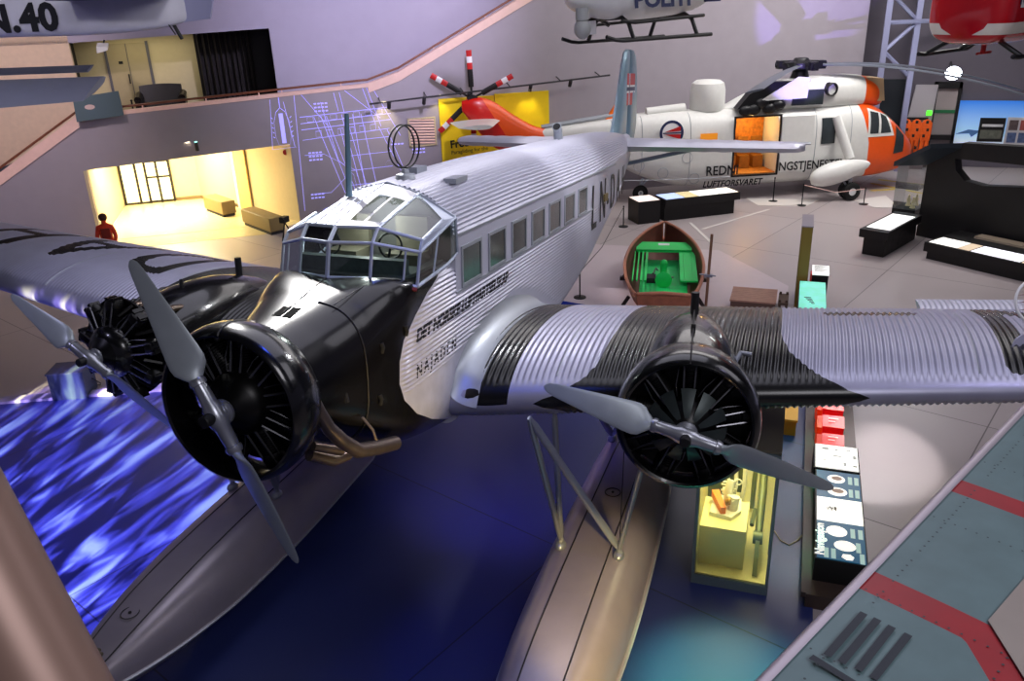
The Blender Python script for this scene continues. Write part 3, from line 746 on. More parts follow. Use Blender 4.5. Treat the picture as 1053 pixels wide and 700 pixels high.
mb = MB(); W_(mb, [(-12,6.62),(0,6.62),(6.77,6.82),(6.77,14),(-12,14)], 1.8, 2.1); W_(mb, [(6.77,3.0),(30,3.0),(30,14),(6.77,14)], 1.8, 2.1); struct(mb.build('wall_upper', M['hall_wall2'], None, WM, smooth=False))
# walkway slab, recess shell
mb = MB(); mb.bbox((-.2,.3,3.55),(15,4.6,3.75)); struct(mb.build('floor_balcony', M['dark'], None, WM, smooth=False))
mb = MB(); mb.bbox((-.6,4.3,3.7),(3.95,4.5,6.9)); struct(mb.build('wall_recess', M['warm_wall'], None, WM, smooth=False))
mb = MB(); mb.bbox((3.95,4.32,3.7),(7.2,4.5,6.9)); mb.bbox((-.8,2.1,6.84),(7.2,4.5,6.95)); mb.bbox((-.5,1.9,3.7),(-.35,4.4,6.9)); struct(mb.build('wall_recess_dark', M['dark'], None, WM, smooth=False))
mb = MB(); mb.bbox((6.77,2.1,3.7),(6.9,4.4,6.85)); struct(mb.build('wall_recess_side', M['hall_wall'], None, WM, smooth=False))
# entry hall behind the opening
mb = MB(); mb.bbox((-.3,5.95,0),(3.1,6.15,3.1)); mb.bbox((-.3,.3,0),(-.05,5.95,3.1)); struct(mb.build('wall_entry', M['warm_wall'], None, WM, smooth=False))
mb = MB(); mb.prism([(3.0,6.0),(6.93,.02),(7.1,.12),(3.2,6.15)], 0, 3.1); struct(mb.build('wall_entry_right', M['warm_wall'], None, WM, smooth=False))
mb = MB(); mb.prism([(-.3,.3),(6.75,.3),(3.0,6.1),(-.3,6.1)], 3.02, 3.1); struct(mb.build('ceiling_entry', M['warm_wall'], None, WM, smooth=False))
mb = MB(); mb.prism([(0,.0),(6.93,.0),(3.0,6.0),(0,6.0)], .0, .012); mb.prism([(0,0),(6.93,0),(5.6,-1.4),(1.2,-1.4)], .0, .006); struct(mb.build('floor_entry', mat('entry_floor', (.90,.84,.64), .22, noise=.03), None, WM, smooth=False))
mb = MB(); mb.bbox((-.05,5.90,.0),(3.0,5.95,.14)); mb.prism([(3.0,5.93),(5.0,2.86),(5.04,2.9),(3.05,6.0)], 0, .14); struct(mb.build('baseboard_back', mat('base_grey', (.45,.38,.26), .6), None, WM, smooth=False))
mb = MB(); mb.bbox((-.10,-.02,0),(0,.3,2.52)); struct(mb.build('trim_2', M['warm_wall'], None, WM, smooth=False))
# glazed entrance door at the back of the entry
mb = MB()
for a in (.02,.62,1.0,1.45,1.95): mb.bbox((a-.045,5.82,0),(a+.045,5.92,2.9))
for z in (.08,1.1,1.75,2.4,2.85): mb.bbox((1.0,5.82,z-.035),(1.95,5.92,z+.035))
for z in (.05,2.85): mb.bbox((.02,5.82,z-.05),(1.0,5.92,z+.05))
dr = mb.build('door_1', mat('door_frame', (.13,.11,.08), .5), None, WM, smooth=False); struct(dr)
mb = MB(); mb.bbox((.02,5.86,.05),(1.95,5.88,2.85)); pn = mb.build('door_pane', mat('bright_pane', (.9,.9,.8), .2, emit=(1,.95,.78), es=.8), dr, smooth=False)
# side doorway on the slanting right wall of the entry
mb = MB(); mb.prism([(4.75,3.24),(5.2,2.56),(5.16,2.53),(4.71,3.21)], 0, 2.45); d2 = mb.build('door_2', mat('ply_door', (.86,.72,.46), .5, noise=.1), None, WM, smooth=False); struct(d2)
mb = MB(); mb.prism([(4.66,3.38),(4.75,3.24),(4.70,3.2),(4.61,3.34)], 0, 2.52); mb.build('door_frame', M['white'], d2, smooth=False)
# upper door, curtain, rail
mb = MB(); mb.bbox((.75,4.22,3.75),(2.15,4.3,6.45)); d3 = mb.build('door_3', mat('beige_door', (.66,.60,.47), .5, noise=.03), None, WM, smooth=False); struct(d3)
mb = MB(); mb.bbox((.66,4.2,3.75),(.75,4.3,6.5)); mb.bbox((2.15,4.2,3.75),(2.24,4.3,6.5)); mb.bbox((1.44,4.2,3.75),(1.46,4.23,6.45)); mb.build('door_frame', mat('grey_frame', (.36,.35,.38), .5), d3, smooth=False)
mb = MB(); mb.bbox((1.36,4.12,5.0),(1.4,4.22,5.35)); mb.build('door_handle', M['black'], d3, smooth=False)
mb = MB(); mb.bbox((1.1,4.21,5.72),(1.25,4.225,5.82)); mb.build('door_sign', M['black'], d3, smooth=False)
rs = []
for i in range(121):
    s = 3.95+2.1*i/120; d = .09*math.sin(i*.55)+.04*math.sin(i*1.37); rs.append([(s, 3.9+d, 3.76),(s,3.9+d*.8,6.82)])
mb = MB(); mb.rings(rs, closed=False); tag(mb.build('curtain', mat('dark_curtain', (.17,.15,.16), .9, noise=.2), None, WM), 'dark brown floor-length curtain drawn across the upper gallery recess', 'curtain')
# handrail with coping
def rail_pts(): return [(-7.4,.1),(-2.65,2.66),(.1,4.33),(9.96,4.80),(11.13,5.15),(15.46,7.30),(22,10.55)]
rt = empty('handrail', (0,0,0), 0, 'brown wooden handrail running along the balcony and ramp of the back wall', 'railing', mtx=WM)
mb = MB(); mb.tube([(s, .1, z+.17) for s, z in rail_pts()], .04, 8); mb.build('rail', M['wood'], rt)
for s in (.1,2.2,4.3,6.1,6.9,9.0,12.5,14.5):
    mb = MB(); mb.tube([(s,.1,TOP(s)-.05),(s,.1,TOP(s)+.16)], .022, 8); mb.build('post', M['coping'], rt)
mb = MB()
for a, b in zip(rail_pts()[:2], rail_pts()[1:3]): W_(mb, [(a[0],a[1]-.34),(b[0],b[1]-.34),(b[0],b[1]+.04),(a[0],a[1]+.04)], -.05, .32)
for a, b in zip(rail_pts()[3:6], rail_pts()[4:7]): W_(mb, [(a[0],a[1]-.28),(b[0],b[1]-.28),(b[0],b[1]+.04),(a[0],a[1]+.04)], -.05, .32)
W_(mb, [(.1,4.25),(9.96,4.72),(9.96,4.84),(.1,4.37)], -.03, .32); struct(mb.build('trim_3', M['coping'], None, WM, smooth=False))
# second wall beyond the corner, trusses, ceiling, outer walls
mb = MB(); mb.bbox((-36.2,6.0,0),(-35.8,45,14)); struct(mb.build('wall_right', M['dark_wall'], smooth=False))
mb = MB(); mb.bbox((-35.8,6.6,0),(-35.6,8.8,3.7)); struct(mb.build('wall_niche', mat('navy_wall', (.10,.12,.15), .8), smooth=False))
mb = MB(); mb.bbox((-60,-45,14),(25,45,14.2)); struct(mb.build('ceiling', mat('dark_ceiling', (.14,.13,.17), .9), smooth=False))
tr = empty('truss_column', (-33.9,7.2,0), 0, 'lilac-lit steel lattice column beside the corner of the back wall', 'column')
tp = lambda *p: tuple(Vector(p)-Vector((-33.9,7.2,0)))
for k, (a, b) in enumerate((((-33.6,7.35,0),(-33.6,7.35,13.9)), ((-34.4,8.55,0),(-34.4,8.55,13.9)))):
    mb = MB(); mb.box(tp((a[0]+b[0])/2, (a[1]+b[1])/2, 6.95), (.30,.22,13.9)); mb.build('leg', M['beam'], tr, smooth=False)
zs = [3.9,5.0,6.1,7.2,8.3]
for i in range(4):
    a = (-33.6,7.35,zs[i]); b = (-34.4,8.55,zs[i+1])
    if i % 2 == 0: a, b = (-34.4,8.55,zs[i]), (-33.6,7.35,zs[i+1])
    mb = MB(); mb.tube([tp(*a), tp(*b)], .08, 6); mb.build('brace', M['beam'], tr)
mb = MB(); mb.tube([tp(-33.6,7.35,6.1), tp(-34.9,9.9,6.1)], .09, 6); mb.build('brace', M['beam'], tr)
# ---- things on the back wall
tk = empty('light_track', tuple(P0), 0, 'dark track of small spotlights above the yellow wall panels', 'light track', mtx=WM)
mb = MB(); mb.tube([(9.9,-.55,4.18),(19.2,-.55,4.66)], .035, 6); mb.build('track', M['dark'], tk)
for s in (10.3,12.0,13.4,15.2,17.2,18.8):
    z = 4.18+(s-9.9)*.0516; mb = MB(); mb.tube([(s,-.55,z),(s,0,z+.12)], .02, 6); mb.build('bracket', M['dark'], tk)
for s in (10.6,11.9,13.6,16.0,17.6):
    z = 4.18+(s-9.9)*.0516; mb = MB(); mb.tube([(s,-.55,z-.04),(s,-.42,z-.24)], .07, 10); mb.build('spotlight', M['dark'], tk)
for s0, s1, lab in ((12.52,14.66,'yellow wall panel with black heading on the left of the pair'), (14.69,16.86,'plain yellow wall panel on the right of the pair')):
    p = empty('wall_panel', tuple(P0), 0, lab, 'wall panel', 'yellow wall panels', mtx=WM)
    mb = MB(); mb.bbox((s0,-.09,.25),(s1,-.01,4.14+.02*(s0-12.5))); mb.build('panel', M['yellow'], p, smooth=False)
    if s0 < 13:
        text('Free as', .40, M['ink'], p, frame((12.86,-.095,2.30),(1,0,.05),(0,0,1)), bold=.012)
        text('Paragliding for the', .20, M['ink'], p, frame((12.88,-.095,2.06),(1,0,.05),(0,0,1)))
        for i in range(5):
            mb = MB(); mb.bbox((12.9,-.095,1.78-.13*i),(14.2-.1*(i % 2),-.088,1.82-.13*i)); mb.build('text_line', M['ink'], p, smooth=False)
g = empty('ventilation_grille', tuple(P0), 0, 'square ventilation grille with slanting slats beside the yellow panel', 'grille', mtx=WM)
mb = MB()
for a, b in (((11.3,2.45),(11.36,3.5)),((12.3,2.45),(12.36,3.5)),((11.3,2.45),(12.36,2.5)),((11.3,3.46),(12.36,3.51))): mb.bbox((a[0],-.05,a[1]),(b[0],0,b[1]))
mb.build('frame', M['warm_wall'], g, smooth=False)
mb = MB()
for i in range(9): mb.prism([(0,0),(.07,.02),(.07,.035),(0,.015)], 11.36, 12.3, lambda p, h, i=i: (h, -.05+p[0]*.6, 2.54+.105*i+p[1]*1.6+(12-h)*.06))
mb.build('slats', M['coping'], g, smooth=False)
# projected technical drawing, thin glowing lines on the plaster
def PL(pts, w=.018): return pts, w
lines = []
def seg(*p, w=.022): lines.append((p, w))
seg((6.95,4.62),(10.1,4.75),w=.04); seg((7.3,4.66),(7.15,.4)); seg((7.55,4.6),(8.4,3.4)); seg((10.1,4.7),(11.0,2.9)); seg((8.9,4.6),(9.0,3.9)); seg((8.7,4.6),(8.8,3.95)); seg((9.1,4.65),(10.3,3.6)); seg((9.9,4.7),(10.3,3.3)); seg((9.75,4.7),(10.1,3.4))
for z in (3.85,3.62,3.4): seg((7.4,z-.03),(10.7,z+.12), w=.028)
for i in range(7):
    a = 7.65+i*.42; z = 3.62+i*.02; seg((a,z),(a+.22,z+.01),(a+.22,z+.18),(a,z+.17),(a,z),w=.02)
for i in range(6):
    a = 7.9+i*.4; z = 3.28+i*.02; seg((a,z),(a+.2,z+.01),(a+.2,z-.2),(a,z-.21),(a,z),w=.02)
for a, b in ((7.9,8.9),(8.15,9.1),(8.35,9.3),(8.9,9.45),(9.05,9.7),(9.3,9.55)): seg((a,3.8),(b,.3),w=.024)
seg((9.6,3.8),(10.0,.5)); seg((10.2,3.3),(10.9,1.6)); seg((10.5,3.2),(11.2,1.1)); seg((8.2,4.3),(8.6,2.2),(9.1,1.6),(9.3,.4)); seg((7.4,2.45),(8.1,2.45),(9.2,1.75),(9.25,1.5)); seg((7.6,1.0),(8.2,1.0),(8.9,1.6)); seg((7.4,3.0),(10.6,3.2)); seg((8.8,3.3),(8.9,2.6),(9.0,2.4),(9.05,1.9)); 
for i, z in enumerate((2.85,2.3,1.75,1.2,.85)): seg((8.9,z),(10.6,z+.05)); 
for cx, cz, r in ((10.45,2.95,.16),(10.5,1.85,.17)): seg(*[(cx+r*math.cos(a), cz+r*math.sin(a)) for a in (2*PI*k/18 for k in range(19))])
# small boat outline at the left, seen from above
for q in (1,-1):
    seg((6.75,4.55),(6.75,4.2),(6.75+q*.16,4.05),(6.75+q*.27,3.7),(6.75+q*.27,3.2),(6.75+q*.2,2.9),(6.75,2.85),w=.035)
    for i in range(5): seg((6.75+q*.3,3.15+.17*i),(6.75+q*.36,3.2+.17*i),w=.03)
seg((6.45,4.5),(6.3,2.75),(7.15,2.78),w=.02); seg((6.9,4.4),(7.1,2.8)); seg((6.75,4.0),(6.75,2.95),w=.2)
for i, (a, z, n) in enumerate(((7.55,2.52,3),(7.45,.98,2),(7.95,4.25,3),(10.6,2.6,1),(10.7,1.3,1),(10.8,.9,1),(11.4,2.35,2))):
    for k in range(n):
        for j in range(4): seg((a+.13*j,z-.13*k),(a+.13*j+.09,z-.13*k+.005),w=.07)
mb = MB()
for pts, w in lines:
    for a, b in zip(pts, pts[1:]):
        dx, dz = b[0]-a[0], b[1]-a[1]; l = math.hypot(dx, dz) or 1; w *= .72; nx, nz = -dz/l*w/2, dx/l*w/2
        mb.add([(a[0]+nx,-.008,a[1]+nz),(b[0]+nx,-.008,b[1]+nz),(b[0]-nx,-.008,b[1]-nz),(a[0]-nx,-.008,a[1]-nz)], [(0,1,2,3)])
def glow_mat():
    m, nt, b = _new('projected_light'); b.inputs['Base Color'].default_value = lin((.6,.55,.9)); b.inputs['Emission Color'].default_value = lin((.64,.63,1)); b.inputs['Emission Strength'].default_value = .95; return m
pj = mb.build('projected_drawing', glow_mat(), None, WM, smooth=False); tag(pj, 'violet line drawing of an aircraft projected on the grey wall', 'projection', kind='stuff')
# emergency light and little fixtures
e = empty('emergency_light', tuple(P0), 0, 'small white emergency lamp at the top left of the upper recess', 'lamp', mtx=WM)
mb = MB(); mb.prism([(-.18,-.1),(.18,-.02),(.2,.1),(-.15,.12)], .9, 1.25, lambda p, h: (1.16+p[0], h, 6.38+p[1]+.3*(h-.9))); mb.build('housing', M['white'], e, smooth=False)
mb = MB(); mb.tube([(1.16,1.1,6.4),(1.16,1.74,6.66)], .03, 6); mb.build('arm', M['dark'], e)
e = empty('wall_spotlight', tuple(P0), 0, 'small spotlight fixed above the bright entry opening', 'lamp', mtx=WM)
mb = MB(); mb.tube([(3.75,-.02,3.05),(3.75,-.22,3.12)], .03, 6); mb.tube([(3.75,-.2,2.95),(3.75,-.26,3.25)], .06, 10); mb.build('housing', M['dark'], e)
mb = MB(); mb.revolve([(0,0),(.012,.055),(.02,0)], (3.75,-.262,3.25), (0,-.2,1), 10); mb.build('lens', mat('teal_lens', (.7,1,.9), .3, emit=(.6,1,.9), es=3), e)
tag(mb.__class__().revolve([(0,.10),(.05,.10),(.06,0)], (6.99,-.0,2.62), (0,-1,0), 16).build('fire_alarm', mat('alarm_red', (.6,.08,.05), .4), None, WM @ Matrix.Translation((-.25,.33,-.05))), 'round red fire alarm bell on the right jamb of the bright entry', 'alarm')
# sign board on the balcony, sofa, rope posts up there
sb = empty('sign_board', tuple(P0), 0, 'grey-green sign board with a pale oval standing at the ramp corner', 'sign', mtx=WM)
mb = MB(); W_(mb, [(.12,4.2),(1.62,4.32),(1.60,5.12),(.16,4.98)], -.32, -.27); mb.build('board', mat('board_green', (.33,.40,.42), .5), sb, smooth=False)
mb = MB(); mb.revolve([(0,.0),(0,.16),(.006,.16),(.006,0)], (.62,-.325,4.66), (0,-1,0), 20); o = mb.build('oval_mark', mat('pale_pink', (.82,.72,.68), .5), sb); 
for v in o.data.vertices: v.co.z = 4.66+(v.co.z-4.66)*.5
so = empty('sofa', tuple(P0), 0, 'black leather sofa in front of the beige upper door', 'sofa', mtx=WM)
BL = mat('black_leather', (.07,.05,.055), .35, noise=.2)
mb = MB(); mb.bbox((1.85,2.7,3.78),(3.15,3.5,4.15)); mb.build('seat', BL, so)
rs = []
for i in range(9):
    s = 1.75+1.5*i/8; rs.append([(s,3.45,3.9),(s,3.25,4.2),(s,3.4,4.95+.05*math.sin(PI*i/8)),(s,3.65,4.9)])
mb = MB(); mb.rings(rs); mb.build('backrest', BL, so)
for s in (1.72,3.28):
    mb = MB(); mb.tube([(s,2.65,4.5),(s,3.4,4.62)], .13, 12); mb.bbox((s-.1,2.62,3.78),(s+.1,3.45,4.5)); mb.build('armrest', BL, so)
for s in (1.95,2.25,2.0):
    pass
for k, (s, lab) in enumerate(((1.32,'black rope post left of the pair beside the sofa'),(1.72,'black rope post right of the pair beside the sofa'))):
    b = empty('rope_post', tuple(P0), 0, lab, 'post', 'rope posts on the balcony', mtx=WM)
    mb = MB(); mb.revolve([(0,.0),(0,.16),(.03,.15),(.05,.03),(.85,.03),(.9,.045),(.93,0)], (s,1.2,3.76), (0,0,1), 14); mb.build('post', M['black'], b)
# benches in the entry and a hanging red-orange survival suit
def bench(c, l, ang, lab):
    b = empty('bench', (c[0],c[1],0), ang, lab, 'bench', 'upholstered benches by the entry')
    mb = MB(); rs = []
    mb.bbox((-l/2,-.28,.12),(l/2,.28,.62)); o = mb.build('seat_block', mat('bench_tan', (.52,.44,.28), .55, noise=.05), b); m = o.modifiers.new('bev','BEVEL'); m.width = .03; m.segments = 2
    mb = MB(); mb.bbox((-l/2+.08,-.24,0),(l/2-.08,.24,.12)); mb.build('plinth', M['dark'], b, smooth=False)
bench((-21.75,-17.15), 1.75, 1.06, 'long tan upholstered bench farther inside the bright entry')
bench((-20.0,-13.95), 2.3, 1.06, 'long tan upholstered bench nearer to the aircraft by the entry jamb')
c = empty('camera_tripod', (-18.9,-12.25,0), 0, 'small dark tripod head beside the end of the nearer bench', 'tripod')
for k in range(3):
    a = 2*PI*k/3; mb = MB(); mb.tube([(.0,.0,.62),(.28*math.cos(a),.28*math.sin(a),.0)], .025, 6); mb.build('leg', M['black'], c)
mb = MB(); mb.box((0,0,.72),(.32,.2,.2)); mb.tube([(0,0,.6),(0,0,.65)], .05, 8); mb.tube([(-.2,0,.72),(.25,.1,.8)], .03, 6); mb.build('head', M['black'], c, smooth=False)
# ================================================================== OTHER AIRCRAFT
def loft(tab, x0, x1, dx, n=40, ex=2.6, attrf=None, yc=0):
    """tab rows: x, half width, bottom, top [, exponent]; superelliptic sections"""
    mb = MB(); rs = []; at = []; x = x0; xs = []
    while x < x1-1e-6: xs.append(x); x += dx
    xs.append(x1)
    for x in xs:
        w, zb, zt = sinterp(x, tab)[:3]; w = max(w, .01); zc = (zb+zt)/2; h = max((zt-zb)/2, .01); r = []
        for k in range(n):
            a = 2*PI*k/n; c, s = math.cos(a), math.sin(a)
            p = (x, yc+w*math.copysign(abs(c)**(2/ex), c), zc+h*math.copysign(abs(s)**(2/ex), s)); r.append(p)
            if attrf: at.append(attrf(p))
        rs.append(r)
    mb.rings(rs, attr=at if attrf else None); return mb
# ---------------- rescue helicopter (local x to the nose, y to port; the starboard side faces the hall)
SKO = Vector((-30.32,5.66,0)); SA = Vector((-.433,.907,0)).normalized()
SM = frame(SKO, SA, Vector((0,0,1)).cross(SA))
M['heli_white'] = mat('heli_white', (.86,.86,.84), .35, noise=.03, coat=.2)
M['heli_skin'] = mat_split('heli_skin', (.86,.86,.84), (.93,.34,.06), ra=.35, rb=.35, noise=.03, coat=.2)
M['heli_red'] = mat_split('tail_skin', (.80,.10,.06), (.93,.33,.06), ra=.3, rb=.3, noise=.03, coat=.3)
M['heli_black'] = mat('heli_dark', (.07,.07,.08), .4, noise=.2)
M['blade_grey'] = mat('rotor_blade_grey', (.36,.38,.42), .4, .2)
sk = empty('rescue_helicopter', (0,0,0), 0, 'large white rescue helicopter with orange nose, cargo door open, parked behind the floatplane tail', 'helicopter', mtx=SM)
HT = [(-11.6,.26,2.25,2.95),(-9.5,.50,1.85,3.15),(-7.8,.80,1.0,3.32),(-6.6,.98,.62,3.38),(-5,1.05,.50,3.38),(-1,1.05,.46,3.38),(.8,1.05,.48,3.40),(1.5,1.02,.52,3.15),(2.1,.95,.60,2.72),(2.6,.82,.72,2.25),(3.0,.58,.90,1.85),(3.2,.30,1.10,1.55),(3.27,.05,1.28,1.36)]
def heli_paint(p):
    x, y, z = p; return x-interp(z, [(.4,1.15),(1.0,1.0),(2.0,.95),(3.0,.65),(3.8,.4)])[0]
hb = loft(HT, -11.6, 3.27, .12, 56, 3.2, heli_paint)
hull = hb.build('fuselage', M['heli_skin'], sk, attr=True, angle=60)
# real cargo door opening
def cutter(lo, hi):
    o = MB().bbox(lo, hi).build('cut', M['heli_black'], None, SM, smooth=False); return o
def cut(target, lo, hi):
    c = cutter(lo, hi); m = target.modifiers.new('b', 'BOOLEAN'); m.object = c; m.operation = 'DIFFERENCE'; m.solver = 'EXACT'
    bpy.context.view_layer.update()
    dg = bpy.context.evaluated_depsgraph_get(); me = bpy.data.meshes.new_from_object(target.evaluated_get(dg))
    target.modifiers.clear(); target.data = me; bpy.data.objects.remove(c)
cut(hull, (-4.40,-2,.98), (-2.68,.55,3.12))
mb = MB(); mb.bbox((-4.38,.42,1.0),(-2.70,.5,3.1)); mb.bbox((-4.38,-1.0,.99),(-2.7,.5,1.03)); mb.build('cabin_lining', mat('cabin_amber', (.62,.38,.12), .6, noise=.6, nscale=7), hull, smooth=False)
for k in range(3):
    mb = MB(); x = -4.1+.55*k; mb.bbox((x-.2,.0,1.05),(x+.2,.4,1.5)); mb.bbox((x-.2,.3,1.5),(x+.2,.4,2.2)); mb.build('cabin_seat', mat('cabin_seat', (.62,.40,.12), .6, noise=.2), hull, smooth=False)
mb = MB()
for lo, hi in (((-4.46,.92),(-4.40,3.18)),((-2.68,.92),(-2.62,3.18)),((-4.46,3.12),(-2.62,3.18)),((-4.46,.92),(-2.62,.98))): mb.bbox((lo[0],-1.07,lo[1]),(hi[0],-1.0,hi[1]))
mb.build('door_frame', M['heli_black'], hull, smooth=False)
mb = MB(); mb.bbox((-2.6,-1.10,1.02),(-1.35,-1.055,3.1)); mb.build('sliding_door', M['heli_white'], sk, smooth=False)
# engine housing, intakes, exhaust
ET = [(-4.6,.30,3.2,3.42),(-3.6,.72,3.2,3.85),(-2.6,.82,3.2,4.25),(-1.2,.84,3.2,4.42),(.2,.80,3.2,4.42),(1.0,.70,3.2,4.30),(1.5,.50,3.2,4.0),(1.72,.25,3.25,3.7)]
eh = loft(ET, -4.6, 1.72, .12, 44, 2.8, lambda p: p[0]-.75).build('engine_housing', M['heli_skin'], sk, attr=True, angle=60)
mb = MB(); mb.revolve([(-.1,.25),(.25,.25),(.27,.22),(.1,.20),(.1,0)], (-.75,-.70,3.98), (.25,-1,0), 20); mb.build('exhaust', M['heli_black'], eh)
mb = MB(); mb.bbox((-2.2,-.9,3.45),(-1.0,-.70,4.0)); mb.build('cooler_window', M['glass_dark'], eh, smooth=False)
mb = MB(); mb.prism([(-4.35,3.42),(-3.0,3.42),(-1.6,4.30),(-3.0,4.35),(-3.9,3.95)], -.93, -.5, lambda p, h: (p[0], h+.0, p[1])); mb.build('open_engine_bay', M['heli_black'], eh, smooth=False)
mb = MB(); mb.prism([(-3.5,3.7),(-1.7,3.72),(-1.65,4.45),(-2.1,4.5)], -1.02, -.98, lambda p, h: (p[0], h, p[1])); mb.build('cowling_flap', M['heli_white'], eh, smooth=False)
mb = MB()
for x, z in ((-3.7,3.38),(-3.1,3.4),(-2.75,3.5),(-3.4,3.6),(-4.0,3.35)): mb.sphere((x,-.92,z), (.28,.14,.2), 10, 6)
mb.build('engine_parts', M['heli_black'], eh)
mb = MB(); mb.prism([(1.05,3.42),(1.65,3.42),(1.5,4.25),(.85,4.3)], -.55, .55, lambda p, h: (p[0], h, p[1])); mb.build('ice_shield', mat('tan_shield', (.72,.62,.48), .5), eh, smooth=False)
# rotor mast, head, blades
mb = MB(); mb.tube([(-1.6,0,4.3),(-1.6,0,4.85)], [.38,.2], 20); mb.revolve([(0,0),(0,.40),(.08,.52),(.24,.52),(.34,.3),(.42,.25),(.42,0)], (-1.6,0,4.66), (0,0,1), 10)
for k in range(5):
    a = 2*PI*k/5-.12; mb.tube([(-1.6,0,4.82),(-1.6+.95*math.cos(a),.95*math.sin(a),4.82)], [.2,.13], 8); mb.box((-1.6+.75*math.cos(a),.75*math.sin(a),4.82), (.3,.3,.3))
hd = mb.build('rotor_head', M['heli_black'], sk)
for ang, L, dr, tip in ((R_(2),9.4,1.35,0),(R_(-19),8.4,1.35,1),(R_(-126),6.9,.22,2)):
    mb = MB(); rs = []
    for i in range(19):
        t = i/18; r = .8+(L-.8)*t; z = 4.82-dr*t*t; c = .06 if r < 1.1 else (.24 if tip < 2 else .30); th = .05 if r < 1.1 else .035
        d = Vector((math.cos(ang), math.sin(ang), 0)); n = Vector((-d.y, d.x, 0)); o = Vector((-1.6,0,z))+d*r
        rs.append([o+n*c*math.cos(a)+Vector((0,0,th*math.sin(a)+.25*c*math.cos(a)*(1 if tip == 2 else .3))) for a in (2*PI*k/12 for k in range(12))])
    mb.rings(rs); mb.build('rotor_blade', M['blade_grey'], sk)
# dome, spine boxes
mb = MB(); mb.revolve([(0,0),(0,.60),(.12,.66),(.75,.66),(1.0,.60),(1.1,.45),(1.14,0)], (-5.2,0,3.33), (0,0,1), 32); mb.build('radar_dome', M['heli_white'], sk)
mb = MB(); mb.tube([(-7.6,-.1,3.35),(-6.1,-.1,3.45)], .2, 10); mb.build('spine_box', M['heli_white'], sk)
mb = MB(); mb.tube([(-11.6,0,3.02),(-8.0,0,3.42)], .08, 8); mb.build('drive_shaft_cover', M['silver_panel'], sk)
# cockpit glazing
for lo, hi, m in (((.98,2.36),(1.38,3.24),'glass_dark'),((1.46,2.36),(1.86,3.2),'glass_dark')):
    pass
def patch(mb, pts, side, off=.012):
    def on(x, z):
        w, zb, zt = sinterp(x, HT)[:3]; zc = (zb+zt)/2; h = (zt-zb)/2; q = min(.999, abs((z-zc)/h)); return (x, side*(w*(1-q**3.2)**(1/3.2)+off), z)
    n = 8; a, b, c, d = [Vector((p[0], p[1], 0)) for p in pts]; g = []
    for i in range(n+1):
        l, r = a.lerp(d, i/n), b.lerp(c, i/n); g.append([on(*(l.lerp(r, j/n).xy)) for j in range(n+1)])
    mb.rings(g, closed=False)
for s in (-1,1):
    mb = MB(); patch(mb, [(.86,2.15),(2.0,2.15),(1.75,2.9),(.86,3.22)], s, .012); mb.build('window_surround', M['heli_white'], hull, smooth=False)
    for q in ([(.95,2.28),(1.3,2.28),(1.3,3.02),(.95,3.10)], [(1.40,2.28),(1.85,2.28),(1.66,2.86),(1.40,3.0)]):
        mb = MB(); patch(mb, q, s, .022); mb.build('cockpit_window', M['glass_dark'], hull, smooth=False)
    mb = MB(); patch(mb, [(2.05,1.45),(2.5,1.5),(2.5,2.1),(2.1,2.5)], s, .025); mb.build('chin_window', M['glass_dark'], hull, smooth=False)
    mb = MB(); patch(mb, [(-1.0,2.0),(-.45,2.0),(-.45,2.95),(-1.0,2.95)], s, .03); mb.build('bubble_window', M['glass_dark'], hull, smooth=False)
mb = MB(); rs = []
for i in range(7):
    t = i/6; x = lerp(1.62,2.62,t); w, zb, zt = sinterp(x, HT)[:3]; rs.append([(x, w*.72*q, zt+.012-(.10 if abs(q) > .9 else 0)) for q in (-1,-.6,0,.6,1)])
mb.rings(rs, closed=False); mb.build('windscreen', M['glass_dark'], hull)
# sponsons with struts and wheels
for s in (-1,1):
    mb = MB(); rs = []
    for i in range(25):
        t = i/24; x = lerp(-1.72,.62,t); r = (math.sin(PI*min(1,max(0,t))**.72))**.6*.42+.012; zc = lerp(.86,1.32,t)
        rs.append([(x, s*1.95+r*.85*math.cos(a), zc+r*math.sin(a)) for a in (2*PI*k/24 for k in range(24))])
    mb.rings(rs); sp = mb.build('sponson', M['heli_white'], sk)
    mb = MB(); mb.tube([(-.45,s*1.0,2.95),(-.15,s*1.85,1.5)], .13, 10, flat=1.6); mb.tube([(-.2,s*1.0,1.1),(-.2,s*1.9,1.2)], .12, 10); mb.build('sponson_strut', M['heli_white'], sp)
    mb = MB(); mb.tube([(-.1,s*1.95,1.0),(-.1,s*1.95,.34)], .07, 8); mb.tube([(-.55,s*1.95,.95),(-.12,s*1.95,.4)], .04, 8); mb.build('gear_leg', M['strut'], sp)
    for q in (-.17,.17):
        mb = MB(); mb.revolve([(-.10,.14),(-.10,.28),(-.07,.33),(0,.345),(.07,.33),(.10,.28),(.10,.14)], (-.1,s*1.95+q,.345), (0,1,0), 24); wh = mb.build('wheel', mat('tyre', (.06,.06,.06), .7), sp)
        mb = MB(); mb.revolve([(-.08,0),(-.08,.15),(.08,.15),(.08,0)], (-.1,s*1.95+q,.345), (0,1,0), 18); 
        mb.build('wheel_hub', M['white'], sp)
mb = MB(); mb.tube([(-7.6,0,1.1),(-7.75,0,.45)], .07, 8); mb.tube([(-7.2,0,1.0),(-7.75,0,.5)], .04, 8); mb.tube([(-7.75,-.2,.32),(-7.75,.2,.32)], .05, 8); tg = mb.build('tail_gear', M['strut'], sk)
